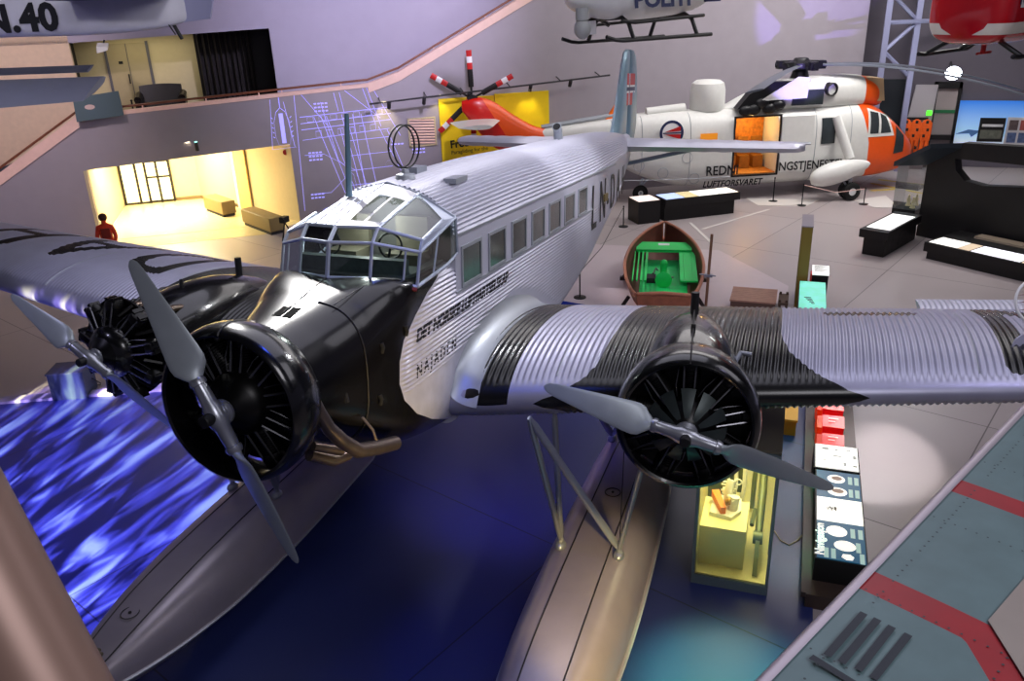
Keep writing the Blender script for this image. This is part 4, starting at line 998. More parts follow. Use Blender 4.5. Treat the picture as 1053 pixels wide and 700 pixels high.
mb = MB(); mb.revolve([(-.07,.1),(-.07,.25),(0,.31),(.07,.25),(.07,.1)], (-7.75,-.12,.31), (0,1,0), 20); mb.revolve([(-.05,0),(-.05,.12),(.05,.12),(.05,0)], (-7.75,-.12,.31), (0,1,0), 14, mi=1); mb.build('tail_wheel', [mat('tyre2', (.06,.06,.06), .7), M['white']], tg)
# markings
def skt(body, x, z, size, y=-1.075, shear=0, xs=1, sp=1, m='ink'): return text(body, size, M[m], hull, frame((x,y,z),(1,0,0),(0,0,1)), shear=shear, xs=xs, spacing=sp, bold=.008)
skt('REDNI', -5.48, 1.04, .50, xs=.90); skt('NGSTJENESTEN', -2.62, 1.08, .46, xs=.86, y=-1.115); skt('LUFTFORSVARET', -5.55, .58, .33, y=-1.0, shear=.25, xs=.92, sp=1.02)
rp0 = Vector((-6.85,-.985,2.70))
def disc(mb, c, r0, r1, off, n=32): mb.rings([[(c.x+r*math.cos(a), c.y-off+.10*(math.sin(a)*r)**2*1.6, c.z+r*math.sin(a)) for a in (2*PI*k/n for k in range(n))] for r in (r0, r1)], cap=False)
mb = MB(); disc(mb, rp0, .0, .37, .012); o = mb.build('roundel', M['white'], hull, smooth=False)
mb = MB(); disc(mb, rp0, .36, .46, .02); mb.build('roundel_ring', M['navy'], hull, smooth=False)
mb = MB()
for q in (1,-1): mb.add([(rp0.x+.34*1,rp0.y-.03,rp0.z+q*.24),(rp0.x-.28,rp0.y-.03,rp0.z+q*.04),(rp0.x+.34,rp0.y-.03,rp0.z+q*.06)], [(0,1,2)])
mb.build('roundel_wedge', M['red'], hull, smooth=False)
mb = MB(); mb.bbox((rp0.x-.34,rp0.y-.035,rp0.z-.02),(rp0.x+.36,rp0.y-.03,rp0.z+.02)); mb.build('roundel_bar', M['navy'], hull, smooth=False)
mb = MB(); mb.bbox((-5.75,-1.075,2.30),(-5.1,-1.05,2.62)); mb.build('cabin_window', mat('amber_window', (.8,.5,.12), .3, emit=(.9,.55,.15), es=.5), hull, smooth=False)
for x, z in ((-8.0,1.5),(-6.2,1.75),(-7.1,1.2),(-5.9,.95)):
    mb = MB(); w = sinterp(x, HT)[0]; mb.tube([(x+.2*math.cos(a),-w-.0,z+.2*math.sin(a)) for a in (2*PI*k/16 for k in range(17))], .012, 5, cap=False); mb.build('access_panel', M['silver_panel'], hull)
for xl in (-9.0,-7.9,-6.1,-1.2,.2):
    w, zb, zt = sinterp(xl, HT)[:3]; zc = (zb+zt)/2; h = (zt-zb)/2
    mb = MB(); mb.tube([(xl, -(w+.004)*abs(math.cos(a))**(2/3.2), zc+h*math.copysign(abs(math.sin(a))**(2/3.2), math.sin(a))) for a in (-1.3+2.6*k/20 for k in range(21))], .012, 4); mb.build('panel_line', M['silver_panel'], hull)
mb = MB(); mb.tube([(x, -sinterp(x, HT)[0]-.006, .95) for x in (-9,-8,-7,-6,-5,-4.5)], .01, 4); mb.build('panel_line', M['silver_panel'], hull)
mb = MB(); mb.prism([(-9.35,2.9),(-8.75,3.1),(-8.55,3.9),(-8.75,3.75)], -.06, .06, lambda p, h: (p[0], h, p[1])); mb.build('fin_fillet', mat('orange_fillet', (.95,.45,.08), .4), sk, smooth=False)
# tail pylon, stabiliser, tail rotor
TT = [(-14.55,.10,3.75,4.1),(-14.0,.28,3.0,4.22),(-13.4,.30,2.35,4.05),(-12.6,.30,2.15,3.5),(-11.8,.28,2.2,3.05),(-11.0,.26,2.3,2.9)]
pylon = loft(TT, -14.55, -11.0, .1, 32, 2.4, lambda p: p[0]+13.1+(p[2]-3)*.6).build('tail_pylon', M['heli_red'], sk, attr=True)
mb = MB(); rs = []
for i in range(9):
    t = i/8; y = -.2-1.6*t; c = lerp(1.9,1.2,t); rs.append([(x, y, z+3.38) for x, z in [(-13.15-.45*t-s*c, .10*(1 if k < 10 else -1)*math.sqrt(s)*(1-s)*2.2) for k in range(20) for s in [abs(k-10)/10]]])
mb.rings(rs); mb.build('stabiliser', M['heli_white'], sk)
th = MB(); th.tube([(-14.13,-.1,4.12),(-14.13,.5,4.12)], [.2,.14], 14); th = th.build('tail_rotor_hub', M['heli_black'], sk)
M['blade_tail'] = mat('tail_blade_black', (.07,.06,.06), .5)
for a in (PI/2+.02, PI/2+1.02, PI/2-1.12, PI/2+2.30, -PI/2+.0):
    d = Vector((math.cos(a),0,math.sin(a))); n = Vector((-d.z,0,d.x)); o = Vector((-14.13,.45,4.12))
    def blk(r0, r1, w, m, par, nm):
        mb = MB(); rs = []
        for r in (r0, r1):
            rs.append([o+d*r+n*w*.5*math.cos(t)+Vector((0,.03*math.sin(t),0)) for t in (2*PI*k/10 for k in range(10))])
        mb.rings(rs); return mb.build(nm, m, par)
    bl = blk(.12,.45,.08,M['heli_black'],sk,'tail_blade')
    blk(.42,1.05,.20,M['blade_tail'],bl,'blade_root'); blk(1.05,1.28,.2,M['red'],bl,'red_band'); blk(1.28,1.5,.2,M['white'],bl,'white_band'); blk(1.5,1.72,.2,M['red'],bl,'red_tip')

# ---------------- hanging police helicopter
PA = Vector((.785,-.62,0)).normalized(); PMx = frame(Vector((-18.9,.05,6.42)), PA, Vector((0,0,1)).cross(PA)+Vector((0,0,.045)))
ph = empty('police_helicopter', (0,0,0), 0, 'white police helicopter with dark skids hanging under the ceiling', 'helicopter', mtx=PMx)
PT = [(-6.5,.10,1.75,2.05),(-4.2,.2,1.5,2.0),(-2.8,.45,1.15,2.0),(-1.8,.78,.68,2.1),(-.6,.90,.52,2.3),(.6,.9,.5,2.25),(1.4,.82,.58,1.95),(2.0,.58,.75,1.5),(2.3,.3,.9,1.25),(2.42,.04,1.05,1.1)]
pf = loft(PT, -6.5, 2.42, .12, 40, 2.6).build('fuselage', M['heli_white'], ph, angle=60)
def pside(pts, off=.012, s=-1):
    vs = []
    for x, z in pts:
        w, zb, zt = sinterp(x, PT)[:3]; zc = (zb+zt)/2; h = (zt-zb)/2; q = min(.98, abs((z-zc)/h)); vs.append((x, s*(w*(1-q**2.6)**(1/2.6)+off), z))
    return vs
mb = MB(); mb.add(pside([(1.0,1.05),(1.9,1.0),(2.1,1.2),(1.75,1.65),(1.0,1.9)]), [(0,1,2,3,4)]); mb.build('cockpit_window', M['glass_dark'], pf, smooth=False)
for s in (1,-1):
    text('POLITI', .56, M['navy'], pf, frame((-1.75 if s < 0 else 1.0, s*.92, .78),(1 if s < 0 else -1,0,0),(0,s*-.22,1)), bold=.02, xs=1.22, shear=.12)
    mb = MB(); mb.bbox((-2.35,s*.70,.98),(-1.72,s*.80,1.08)); mb.build('stripe', M['red'], pf, smooth=False)
    mb = MB(); mb.bbox((-2.25,s*.66,.84),(-1.72,s*.78,.94)); mb.build('stripe', M['navy'], pf, smooth=False)
    mb = MB(); mb.tube([(1.95,s*.95,.12),(1.65,s*.95,.03),(1.4,s*.95,0),(-1.75,s*.95,0)], .05, 8); sd = mb.build('skid', M['heli_black'], ph)
    for x in (1.05,-1.2):
        mb = MB(); mb.tube([(x,s*.45,.58),(x,s*.75,.42),(x,s*.95,.03)], .055, 8); mb.build('skid_leg', M['heli_black'], sd)
    mb = MB(); mb.tube([(1.3,s*.78,.48),(.9,s*.82,.42),(-1.6,s*.80,.50)], .045, 8); mb.build('step_bar', M['heli_black'], ph)
mb = MB(); mb.tube([(1.05,-.5,.56),(1.05,.5,.56)], .055, 8); mb.tube([(-1.2,-.5,.56),(-1.2,.5,.56)], .055, 8); mb.build('cross_tube', M['heli_black'], ph)
mb = MB(); mb.sphere((2.25,.35,.35), (.22,.22,.26), 16, 10); mb.tube([(2.25,.35,.55),(2.25,.35,.85)], .17, 14); mb.build('camera_ball', mat('ball_grey', (.62,.63,.62), .4), ph)
mb = MB(); mb.box((1.55,-.35,.36),(.36,.3,.34)); mb.revolve([(0,.0),(0,.14),(.1,.16),(.12,.0)], (1.75,-.35,.36), (1,0,0), 14); mb.build('searchlight', M['white'], ph)
mb = MB(); mb.tube([(1.55,-.35,.5),(1.2,-.4,.62),(.7,-.5,.4)], .06, 8); mb.build('light_bracket', M['heli_black'], ph)
mb = MB(); mb.tube([(0,0,2.25),(0,0,2.75)], .14, 14); mb.tube([(-.1,0,2.6),(.3,0,2.6)], .2, 8); rm = mb.build('rotor_mast', M['heli_black'], ph)
for k in range(4):
    a = PI/2*k+.5; d = Vector((math.cos(a),math.sin(a),0)); n = Vector((-d.y,d.x,0)); mb = MB()
    mb.rings([[Vector((0,0,2.66-.02*r))+d*r+n*w*math.cos(t)+Vector((0,0,.02*math.sin(t))) for t in (2*PI*q/8 for q in range(8))] for r, w in ((.2,.06),(.7,.06),(.9,.14),(4.6,.13),(5.0,.08))]); mb.build('rotor_blade', M['blade_grey'], ph)
mb = MB(); mb.tube([(0,0,2.7),(0,0,7.5)], .012, 5); mb.build('hanging_cable', M['wire'], ph)

# ---------------- hanging red air-ambulance helicopter
RA = Vector((-.84,.54,0)).normalized(); RM = frame(Vector((-18.0,8.45,5.80)), RA, Vector((0,0,1)).cross(RA))
rh = empty('ambulance_helicopter', (0,0,0), 0, 'red air-ambulance helicopter with a white belt hanging at the upper right', 'helicopter', mtx=RM)
M['red_skin'] = mat_split('red_skin', (.74,.04,.09), (.90,.87,.82), ra=.25, rb=.3, noise=.03, coat=.5)
def red_paint(p): return min(p[2]-.68, .92-p[2]) if p[2] < 1.5 else .02-abs(p[2]-2.1)+.2
RT = [(-1.45,.55,.62,1.9),(-1.3,.85,.50,2.1),(-.8,.92,.44,2.2),(.8,.92,.42,2.2),(1.6,.85,.48,1.95),(2.3,.6,.62,1.5),(2.6,.2,.85,1.2)]
rf = loft(RT, -1.45, 2.6, .06, 64, 3.4, red_paint).build('fuselage', M['red_skin'], rh, attr=True, angle=60)
mb = MB(); mb.tube([(-1.2,0,1.95),(-5.5,0,2.1)], [.34,.14], 16); mb.build('tail_boom', mat('red_boom', (.74,.05,.09), .3, coat=.4), rh)
for s in (1,-1):
    mb = MB(); mb.tube([(-1.15,s*1.05,.23),(-.9,s*1.05,.2),(1.3,s*1.05,.2),(1.6,s*1.05,.28),(1.8,s*1.05,.4)], .05, 8); sd = mb.build('skid', M['heli_black'], rh)
    for x in (-.75,.95):
        mb = MB(); mb.tube([(x,s*.5,.55),(x,s*1.05,.22)], .055, 8); mb.build('skid_leg', M['heli_black'], sd)
    text('NORSK', .34, M['navy'], rf, frame((-1.0 if s < 0 else 1.0, s*.935, 1.3),(1 if s < 0 else -1,0,0),(0,0,1)), bold=.012)
    mb = MB(); mb.bbox((-.9,s*.90,1.22),(.4,s*.928,1.62)); mb.build('name_field', M['white'], rf, smooth=False)
mb = MB(); mb.tube([(-.2,0,.40),(-.2,.0,.2)], .06, 8); mb.tube([(-.5,0,.22),(.2,0,.22)], .03, 6); mb.build('cargo_hook', M['red'], rh)
mb = MB(); mb.tube([(0,0,2.1),(0,0,2.7)], .14, 12); mb.build('rotor_mast', M['heli_black'], rh)
for k in range(4):
    a = PI/2*k+.3; d = Vector((math.cos(a),math.sin(a),0)); n = Vector((-d.y,d.x,0)); mb = MB()
    mb.rings([[Vector((0,0,2.66-.02*r))+d*r+n*w*math.cos(t)+Vector((0,0,.02*math.sin(t))) for t in (2*PI*q/8 for q in range(8))] for r, w in ((.1,.06),(.7,.06),(.9,.13),(4.6,.13))]); mb.build('rotor_blade', M['blade_grey'], rh)
mb = MB(); mb.tube([(0,0,2.7),(0,0,8)], .012, 5); mb.build('hanging_cable', M['wire'], rh)

# ---------------- white hanging aeroplane at the upper left (tail to the right)
NX = Vector((-6.39+5.43, -4.92+7.60, .02)).normalized()  # towards the tail
NM = frame(Vector((-5.43,-7.60,7.28)), NX, Vector((0,0,1)).cross(NX))
na = empty('hanging_aeroplane', (0,0,0), 0, 'white old aeroplane hanging at the upper left, black N.40 on its fuselage', 'aeroplane', mtx=NM)
M['cream'] = mat('doped_fabric', (.82,.81,.84), .6, noise=.05)
NT = [(-4.0,.42,-.10,1.0),(-1.5,.40,-.04,.95),(0,.34,.02,.85),(1.5,.25,.0,.72),(2.6,.13,.06,.62),(3.0,.03,.14,.55)]
nf = loft(NT, -4, 3.0, .15, 32, 4).build('fuselage', M['cream'], na, angle=50)
text('N.40', .54, M['ink'], nf, frame((-.02,-.355,.11),(1,.055,0),(0,0,1)), bold=.022, xs=1.02, spacing=1.05)
mb = MB(); mb.prism([(2.6,.1),(3.35,.16),(3.5,.6),(3.3,1.3),(2.9,1.4),(2.5,.7)], -.03, .03, lambda p, h: (p[0], h, p[1])); mb.build('rudder', mat('rudder_lilac', (.62,.62,.74), .6), na, smooth=False)
mb = MB(); mb.prism([(1.6,-1.5),(2.6,-1.6),(2.8,-.3),(2.8,.3),(2.6,1.6),(1.6,1.5),(1.3,0)], .50, .56); mb.build('tailplane', mat('tailplane_grey', (.40,.38,.46), .6), na, smooth=False)
mb = MB(); mb.tube([(2.75,0,.12),(2.85,0,-.12)], .03, 8); mb.build('tail_skid', M['black'], na)
mb = MB(); mb.tube([(2.55,-.12,.45),(2.78,-.05,-.05)], .012, 5); mb.build('control_wire', M['wire'], na)
mb = MB(); mb.prism([(-4.0,-5),(-2.3,-5),(-2.3,5),(-4.0,5)], 1.0, 1.12); mb.build('wing', M['cream'], na, smooth=False)
mb = MB(); mb.tube([(-.55,-.2,.02),(-.5,-.2,-.28),(-.28,-.2,-.28),(-.25,-.2,.02)], .014, 6); mb.tube([(-.4,-.2,0),(-.4,-.2,-.28)], .012, 6); mb.build('footstep', M['black'], na)
mb = MB(); mb.tube([(-1,0,.9),(-1,0,6.5)], .012, 5); mb.build('hanging_cable', M['wire'], na)

# ---------------- grey hanging wing (another aircraft entering from the left)
gw = empty('grey_wing', (0,0,0), 0, 'pale grey square-tipped aircraft wing reaching in from the left edge', 'wing')
GO = Vector((-6.55,-6.75,6.60)); gd = Vector((.36,-1.0,0)).normalized(); gc = Vector((.95,.30,-.32)).normalized()
mb = MB(); rs = []
for i in range(9):
    t = i/8*5.0; rs.append([GO+gd*t+gc*x+Vector((0,0,1))*z for x, z in airfoil_ring(0, -(.95+.12*t), .12, 0, 0)])
mb.rings(rs); w_ = mb.build('wing', mat('wing_grey', (.50,.51,.56), .6, 0, noise=.04), gw)
mb = MB(); rs = []
for i in range(9):
    t = .35+i/8*5.0; rs.append([GO+gd*t-gc*(.10)+Vector((0,0,.05))+gc*x+Vector((0,0,1))*z for x, z in airfoil_ring(0, .32, .14, 0, 0, 8)])
mb.rings(rs); mb.build('flap', mat('flap_grey', (.42,.43,.50), .5, .2), gw)
mb = MB(); mb.tube([GO+gd*3+Vector((0,0,.05)), GO+gd*3+Vector((0,0,7.2))], .012, 5); mb.build('hanging_cable', M['wire'], gw)

# ---------------- foreground wing with red bands at the lower right, white hoop beside it
fg = empty('striped_wing', (2.8,5.2,6.0), 0, 'grey-green riveted aircraft wing with red bands filling the lower right corner', 'wing')
fo = Vector((2.8,5.2,6.0))
A_, B_ = Vector((1.0,5.73,0)), Vector((3.75,4.31,0)); ld = (B_-A_).normalized(); ln = Vector((-ld.y, ld.x, 0)) # ln points inboard (+y)
if ln.y < 0: ln = -ln
def fgp(u, v, z=0): return tuple(A_+ld*u+ln*v+Vector((0,0,z))-Vector((fo.x,fo.y,0)))
# painted by signed distance: two bands across, one angled corner
def band(p, a, b, w): return w-segd(p, a, b)
def to_uv(x, y): q = Vector((x,y,0))-A_; return (q.dot(ld), q.dot(ln))
r1 = (to_uv(2.20,5.10), to_uv(2.36,5.36)); r2 = (to_uv(2.84,4.80), to_uv(3.015,5.095)); r3 = (to_uv(3.015,5.095), to_uv(3.30,5.17))
def ext(a, b, k0, k1): return ((a[0]+(a[0]-b[0])*k0, a[1]+(a[1]-b[1])*k0), (b[0]+(b[0]-a[0])*k1, b[1]+(b[1]-a[1])*k1))
r1 = ext(*r1, .25, 1.5); r2 = ext(*r2, .35, 0); r3 = ext(*r3, 0, .5)
bars = [(to_uv(3.02,4.80),to_uv(3.22,4.70)),(to_uv(3.035,4.835),to_uv(3.235,4.735)),(to_uv(3.055,4.87),to_uv(3.25,4.775)),(to_uv(3.075,4.91),to_uv(3.27,4.81)),(to_uv(3.235,4.66),to_uv(3.31,4.78))]
rs = []; at = []; at2 = []
us = [i*.02 for i in range(0, 160)]
prof = [(.30,-.10),(.12,-.10),(.03,-.085),(.005,-.055),(0,-.03),(.006,-.012),(.02,-.002)]+[(.04+.018*k, .003*math.sin(min(1,.06*k)*PI/2)*3) for k in range(62)]
for u in us:
    r = []
    for v, z in prof:
        r.append(fgp(u, v, z)); at.append(max(band((u,v),*r1,.048), band((u,v),*r2,.052), band((u,v),*r3,.052)) if z > -.06 else -1)
    rs.append(r)
mb = MB(); mb.rings(rs, closed=False, cap=False, attr=at)
M['fg_skin'] = mat_split('riveted_skin', (.36,.45,.47), (.58,.07,.12), ra=.45, rb=.45, ma=.1, noise=.12, nscale=7)
fw = mb.build('wing_skin', M['fg_skin'], fg, attr=True, angle=60)
mb = MB()
for a, b in bars:
    dx, dy = b[0]-a[0], b[1]-a[1]; l = math.hypot(dx, dy); nx, ny = -dy/l*.0105, dx/l*.0105
    mb.add([fgp(a[0]+nx,a[1]+ny,.0125),fgp(b[0]+nx,b[1]+ny,.0125),fgp(b[0]-nx,b[1]-ny,.0125),fgp(a[0]-nx,a[1]-ny,.0125)], [(0,1,2,3)])
mb.build('walkway_marks', mat('mark_dark', (.17,.19,.23), .6), fg, smooth=False)
mb = MB(); rnd = random.Random(3)
for q in (.10,.44,.80):
    for i in range(90):
        if rnd.random() < .25: continue
        c = Vector(fgp(.05+.033*i, q, .0115)); mb.add([c+Vector((.004*math.cos(t),.004*math.sin(t),0)) for t in (PI/3*k for k in range(6))], [(0,1,2,3,4,5)])
for u0 in (1.15,1.62,2.12,2.45):
    for i in range(26):
        c = Vector(fgp(u0, .06+.033*i, .0115)); mb.add([c+Vector((.0035*math.cos(t),.0035*math.sin(t),0)) for t in (PI/3*k for k in range(6))], [(0,1,2,3,4,5)])
tag(mb.build('rivets', mat('rivet_dark', (.20,.24,.26), .5), fg, smooth=False), kind='stuff')
mb = MB(); mb.tube([(-.9,1.1,.0),(-.9,1.1,7.9)], .012, 5); mb.tube([(-.9,1.1,.0),(-.9,.75,-.05)], .012, 5); mb.build('hanging_cable', M['wire'], fg)
mb = MB(); mb.prism([to_uv(2.96,5.12),to_uv(3.5,5.25),to_uv(3.5,5.6),to_uv(2.72,5.6),to_uv(2.72,5.26)], .013, .016, lambda p, h: fgp(p[0],p[1],h)); mb.build('pale_panel', mat('pale_beige', (.58,.54,.52), .5, noise=.06), fg, smooth=False)
mb = MB(); mb.rings([[fgp(u, v, z) for v, z in ((.04,.004),(.025,.0045),(.012,.000),(.004,-.008),(-.002,-.03),(.004,-.06))] for u in (0,.5,1,1.5,2,2.5,3.17)], closed=False); mb.build('edge_strip', mat('edge_pale', (.66,.62,.66), .35, .5), fg)
hp = empty('hoop_frame', (-5.2,7.2,4.2), 0, 'white hoop with reddish-brown vanes at the right edge over the wing', 'hoop')
HM = frame((0,0,0), (-.32,.946,0), (-.376,-.09,.92))
mb = MB(); mb.tube([HM @ Vector((.05+.26*math.cos(a), .26*math.sin(a)+.02, 0)) for a in (2*PI*k/40 for k in range(41))], .016, 8, cap=False); mb.build('hoop', M['white'], hp)
for k in range(5):
    mb = MB(); y = -.16+.085*k; x0 = -math.sqrt(max(.0,.26**2-y*y))+.05; mb.add([HM @ Vector(p) for p in ((x0,y,0),(.3,y+.07,.02),(.3,y+.02,.02))], [(0,1,2)]); mb.build('vane', mat('vane_brown', (.42,.16,.14), .6), hp, smooth=False)
mb = MB(); mb.prism([(-.30,-.55),(-.22,-.40),(.05,-.22),(.4,-.2),(.4,-1.05),(-.02,-1.0),(-.18,-.8)], -.02, .02, lambda p, h: tuple(HM @ Vector((p[0],p[1],h)))); mb.build('base_plate', mat('plate_lilac', (.62,.62,.70), .45, .3), hp, smooth=False)
# ---------------- handrail of the viewing balcony, close to the camera
hr = empty('balcony_rail', (4.73,3.95,7.2), 0, 'blurred brown round railing close by at the lower left corner', 'railing')
mb = MB(); a, b = Vector((4.7291,3.9445,7.3189)), Vector((4.7582,4.0303,7.1847)); d = (b-a); mb.tube([a-d*3-Vector(hr.location), b+d*3-Vector(hr.location)], .042, 32); mb.build('rail', mat('brass_brown', (.50,.40,.36), .4, .3), hr)
# ================================================================== EXHIBITS ON THE FLOOR
def litmat(name, col, es=.9): return mat(name, col, .4, emit=col, es=es)
M['panel_white'] = litmat('lit_white', (.95,.95,.93), .8)
M['panel_blue'] = litmat('lit_blue', (.06,.32,.45), .55)
M['panel_text'] = mat('panel_print', (.12,.12,.14), .5)
M['disp_black'] = mat('display_black', (.06,.055,.06), .5, noise=.1)
M['brown_base'] = mat('brown_base', (.24,.19,.17), .5, noise=.1)
M['caseblue'] = mat('case_frame', (.42,.48,.50), .4, .2)
def boxthing(name, lab, cat, c, dims, rz, m, parts=(), group=None, bevel=.012):
    t = empty(name, (c[0],c[1],c[2]), rz, lab, cat, group)
    o = MB().bbox((-dims[0]/2,-dims[1]/2,0),(dims[0]/2,dims[1]/2,dims[2])).build('body', m, t)
    if bevel: b = o.modifiers.new('bevel','BEVEL'); b.width = bevel; b.segments = 2
    for p in parts: p(t)
    return t
# ---- navigation desk row beside the blue floor
t = empty('desk_base', (-7.3,5.53,0), 0, 'long low brown base under the row of lit panels and red boxes', 'plinth')
MB().bbox((-3.4,-.40,0),(2.9,.38,.22)).build('base', M['brown_base'], t)
MB().bbox((-3.4,-.46,.16),(2.9,-.401,.24)).build('edge_lip', M['brown_base'], t, smooth=False)
t = empty('navigation_panel', (-5.82,5.54,.22), 0, 'black box with a blue lit Navigasjon panel, nearest in the row', 'display panel')
MB().bbox((-1.22,-.33,0),(1.10,.33,.36)).build('box', M['disp_black'], t)
MB().bbox((-1.20,-.31,.36),(1.08,.31,.372)).build('panel', M['panel_blue'], t, smooth=False)
MB().bbox((-.42,-.31,.372),(.20,.31,.376)).build('white_field', M['panel_white'], t, smooth=False)
def flatdisc(name, x, y, rx, ry, z, m, par):
    mb = MB(); mb.rings([[(x,y,z)]*24, [(x+rx*math.cos(a), y+ry*math.sin(a), z) for a in (2*PI*k/24 for k in range(24))]], cap=False); return mb.build(name, m, par, smooth=False)
for x, y, rx, ry in ((-.98,-.03,.12,.13),(-.62,-.02,.12,.14),(.42,-.05,.13,.14),(.74,.05,.12,.14)):
    o = flatdisc('round_picture', x, y, rx, ry, .374, M['panel_white'], t)
    flatdisc('inner_picture', x-.02, y+.01, rx*.5, ry*.6, .3755, mat('picture_tan', (.62,.52,.46), .5, emit=(.6,.5,.45), es=.4), o) if x < -.5 else None
for x, y in ((-.98,.17),(-.98,.26),(-.62,.17),(-.62,.26),(.42,.16),(.42,.26),(.74,.22),(.98,.26),(.95,-.10),(.95,-.19)):
    MB().bbox((x-.11,y-.03,.372),(x+.11,y+.03,.3745)).build('text_block', litmat('lit_pale', (.62,.74,.72), .6), t, smooth=False)
mb = MB(); mb.prism([(.93,.02),(1.0,0),(1.05,.06),(1.04,.14),(.97,.16),(.92,.11)], .372, .375); mb.build('small_map', M['panel_white'], t, smooth=False)
text('Navigasjon', .17, M['panel_white'], t, frame((1.02,-.22,.3735),(-1,0,0),(0,-1,0)), bold=.004)
mb = MB()
for i in range(14): mb.bbox((-.2+.02*(i % 5),-.2+.013*i,.376),(-.19+.03*(i % 4)+.02,-.195+.014*i,.3775))
mb.build('sketch', mat('sketch_grey', (.45,.4,.4), .6), t, smooth=False)
t = empty('text_panel', (-7.48,5.53,.22), 0, 'white lit panel with small drawings between red boxes and the blue panel', 'display panel')
MB().bbox((-.40,-.34,0),(.38,.34,.36)).build('box', M['disp_black'], t)
MB().bbox((-.38,-.32,.36),(.36,.32,.372)).build('panel', M['panel_white'], t, smooth=False)
mb = MB()
for x, y, w, h in ((-.28,-.22,.06,.10),(-.25,-.02,.03,.05),(-.28,.15,.03,.06),(-.05,-.05,.02,.12),(.15,.10,.10,.04),(.1,-.2,.03,.03),(.2,.24,.05,.06),(-.1,.25,.10,.05),(-.32,-.28,.02,.02)):
    for q in range(3): mb.bbox((x+q*w/3,y,.372),(x+q*w/3+w/5,y+h,.3735))
mb.build('drawings', M['panel_text'], t, smooth=False)
red = mat('red_case', (.86,.07,.08), .45, noise=.05); red2 = mat('orange_red_case', (.90,.25,.08), .5)
M['red_lit'] = mat('red_case', (.88,.07,.09), .45, emit=(.9,.06,.08), es=.22, noise=.05); M['red_top_lit'] = mat('red_case_top_lit', (.93,.16,.16), .45, emit=(.95,.14,.14), es=.35); M['red_flap_lit'] = mat('orange_red_case', (.95,.26,.08), .5, emit=(.95,.22,.06), es=.2)  # lamplight put into the colour: faint emission on the cases, brighter tops
for i, (x, h, lab) in enumerate(((-9.62,.62,'red slanted information box, farthest under the wing edge'),(-9.08,.55,'red slanted information box, second from the wing edge'),(-8.55,.48,'red slanted information box, nearest full one before the white panel'),(-8.1,.36,'low red box squeezed just behind the white panel'))):
    t = empty('red_box', (x,5.47,.22), 0, lab, 'box', 'red boxes on the brown base')
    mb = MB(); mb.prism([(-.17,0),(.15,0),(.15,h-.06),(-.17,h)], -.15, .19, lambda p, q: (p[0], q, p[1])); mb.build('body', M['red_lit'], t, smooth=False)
    mb = MB(); mb.prism([(-.17,h),(.155,h-.06),(.155,h-.05),(-.17,h+.01)], -.155, .195, lambda p, q: (p[0], q, p[1])); mb.build('top_face', M['red_top_lit'], t, smooth=False)
    mb = MB(); mb.prism([(-.17,0),(.15,0),(.12,h-.1),(-.17,h-.02)], -.24, -.156, lambda p, q: (p[0], q, p[1])); mb.build('side_flap', M['red_flap_lit'], t, smooth=False)
    mb = MB()
    for k in range(2): mb.add([(-.08+.08*k,-.06,h+.0-.0165*k-.002),(-.05+.08*k,-.06,h-.0065-.0165*k),(-.05+.08*k,.10-.05*k,h-.0065-.0165*k),(-.08+.08*k,.10-.05*k,h-.002-.0165*k)], [(0,1,2,3)])
    o = mb.build('print', mat('pale_pinkprint', (1,.75,.72), .5, emit=(1,.75,.72), es=.3), t, smooth=False); o.location.z = .012
t = empty('yellow_crate', (-9.45,4.78,0), 0, 'small yellow crate on the teal floor behind the glass case', 'crate')
mb = MB(); mb.bbox((-.35,-.13,.0),(.35,.13,.30)); mb.build('body', mat('ochre', (.72,.52,.12), .6, noise=.15), t, smooth=False)
mb = MB(); mb.bbox((-.37,-.15,.30),(.37,.15,.34)); mb.build('lid', mat('ochre_light', (.85,.66,.2), .6), t, smooth=False)
# ---- glass case with machine parts
t = empty('display_case', (-7.4,4.15,0), 0, 'tall yellow-lit glass display case with machinery under the port wing', 'display case')
cx0, cx1, cy0, cy1, ch = -1.8, 2.93, -.52, .50, 2.2
MB().bbox((cx0,cy0,0),(cx1,cy1,.16)).build('plinth', M['caseblue'], t, smooth=False)
mb = MB(); mb.bbox((cx0,cy0,.16),(cx1-.02,cy0+.05,ch)); mb.build('back_wall', mat('case_back', (.74,.72,.46), .6), t, smooth=False)
MB().bbox((cx0,cy0+.05,.16),(cx1-.03,cy1-.02,.18)).build('floor_panel', mat('case_floor', (.84,.80,.56), .5), t, smooth=False)
mb = MB()
for x, y in ((cx1-.03,cy0),(cx1-.03,cy1-.04),(cx0,cy1-.04),(2.2,cy1-.04)): mb.bbox((x,y,.16),(x+.035,y+.04,ch))
for z in (ch-.03,): mb.bbox((cx1-.03,cy0,z),(cx1,cy1,z+.03)); mb.bbox((cx0,cy1-.04,z),(cx1,cy1,z+.03))
mb.build('frame', M['caseblue'], t, smooth=False)
MB().bbox((cx0,cy0,ch),(cx1-.03,cy1,ch+.03)).build('roof_panel', mat('case_roof', (.40,.38,.33), .6), t, smooth=False)
MB().bbox((cx1-.012,cy0+.02,.16),(cx1-.004,cy1-.03,ch)).build('front_pane', M['glass_clear'], t, smooth=False)
MB().bbox((cx0+.05,cy1-.014,.16),(cx1-.03,cy1-.006,ch)).build('side_pane', M['glass_clear'], t, smooth=False)
CX = Vector((-7.4,4.15,0))
yel = mat('ivory', (.90,.86,.60), .5); olive = mat('olive_metal', (.40,.42,.27), .45, .3, noise=.15); wht = mat('cast_white', (.92,.90,.80), .4)
b = empty('white_crate', (-5.1,3.98,.18), 0, 'white pedestal block standing inside the glass case', 'pedestal')
MB().bbox((-.37,-.32,0),(.37,.32,.62)).build('block', yel, b, smooth=False)
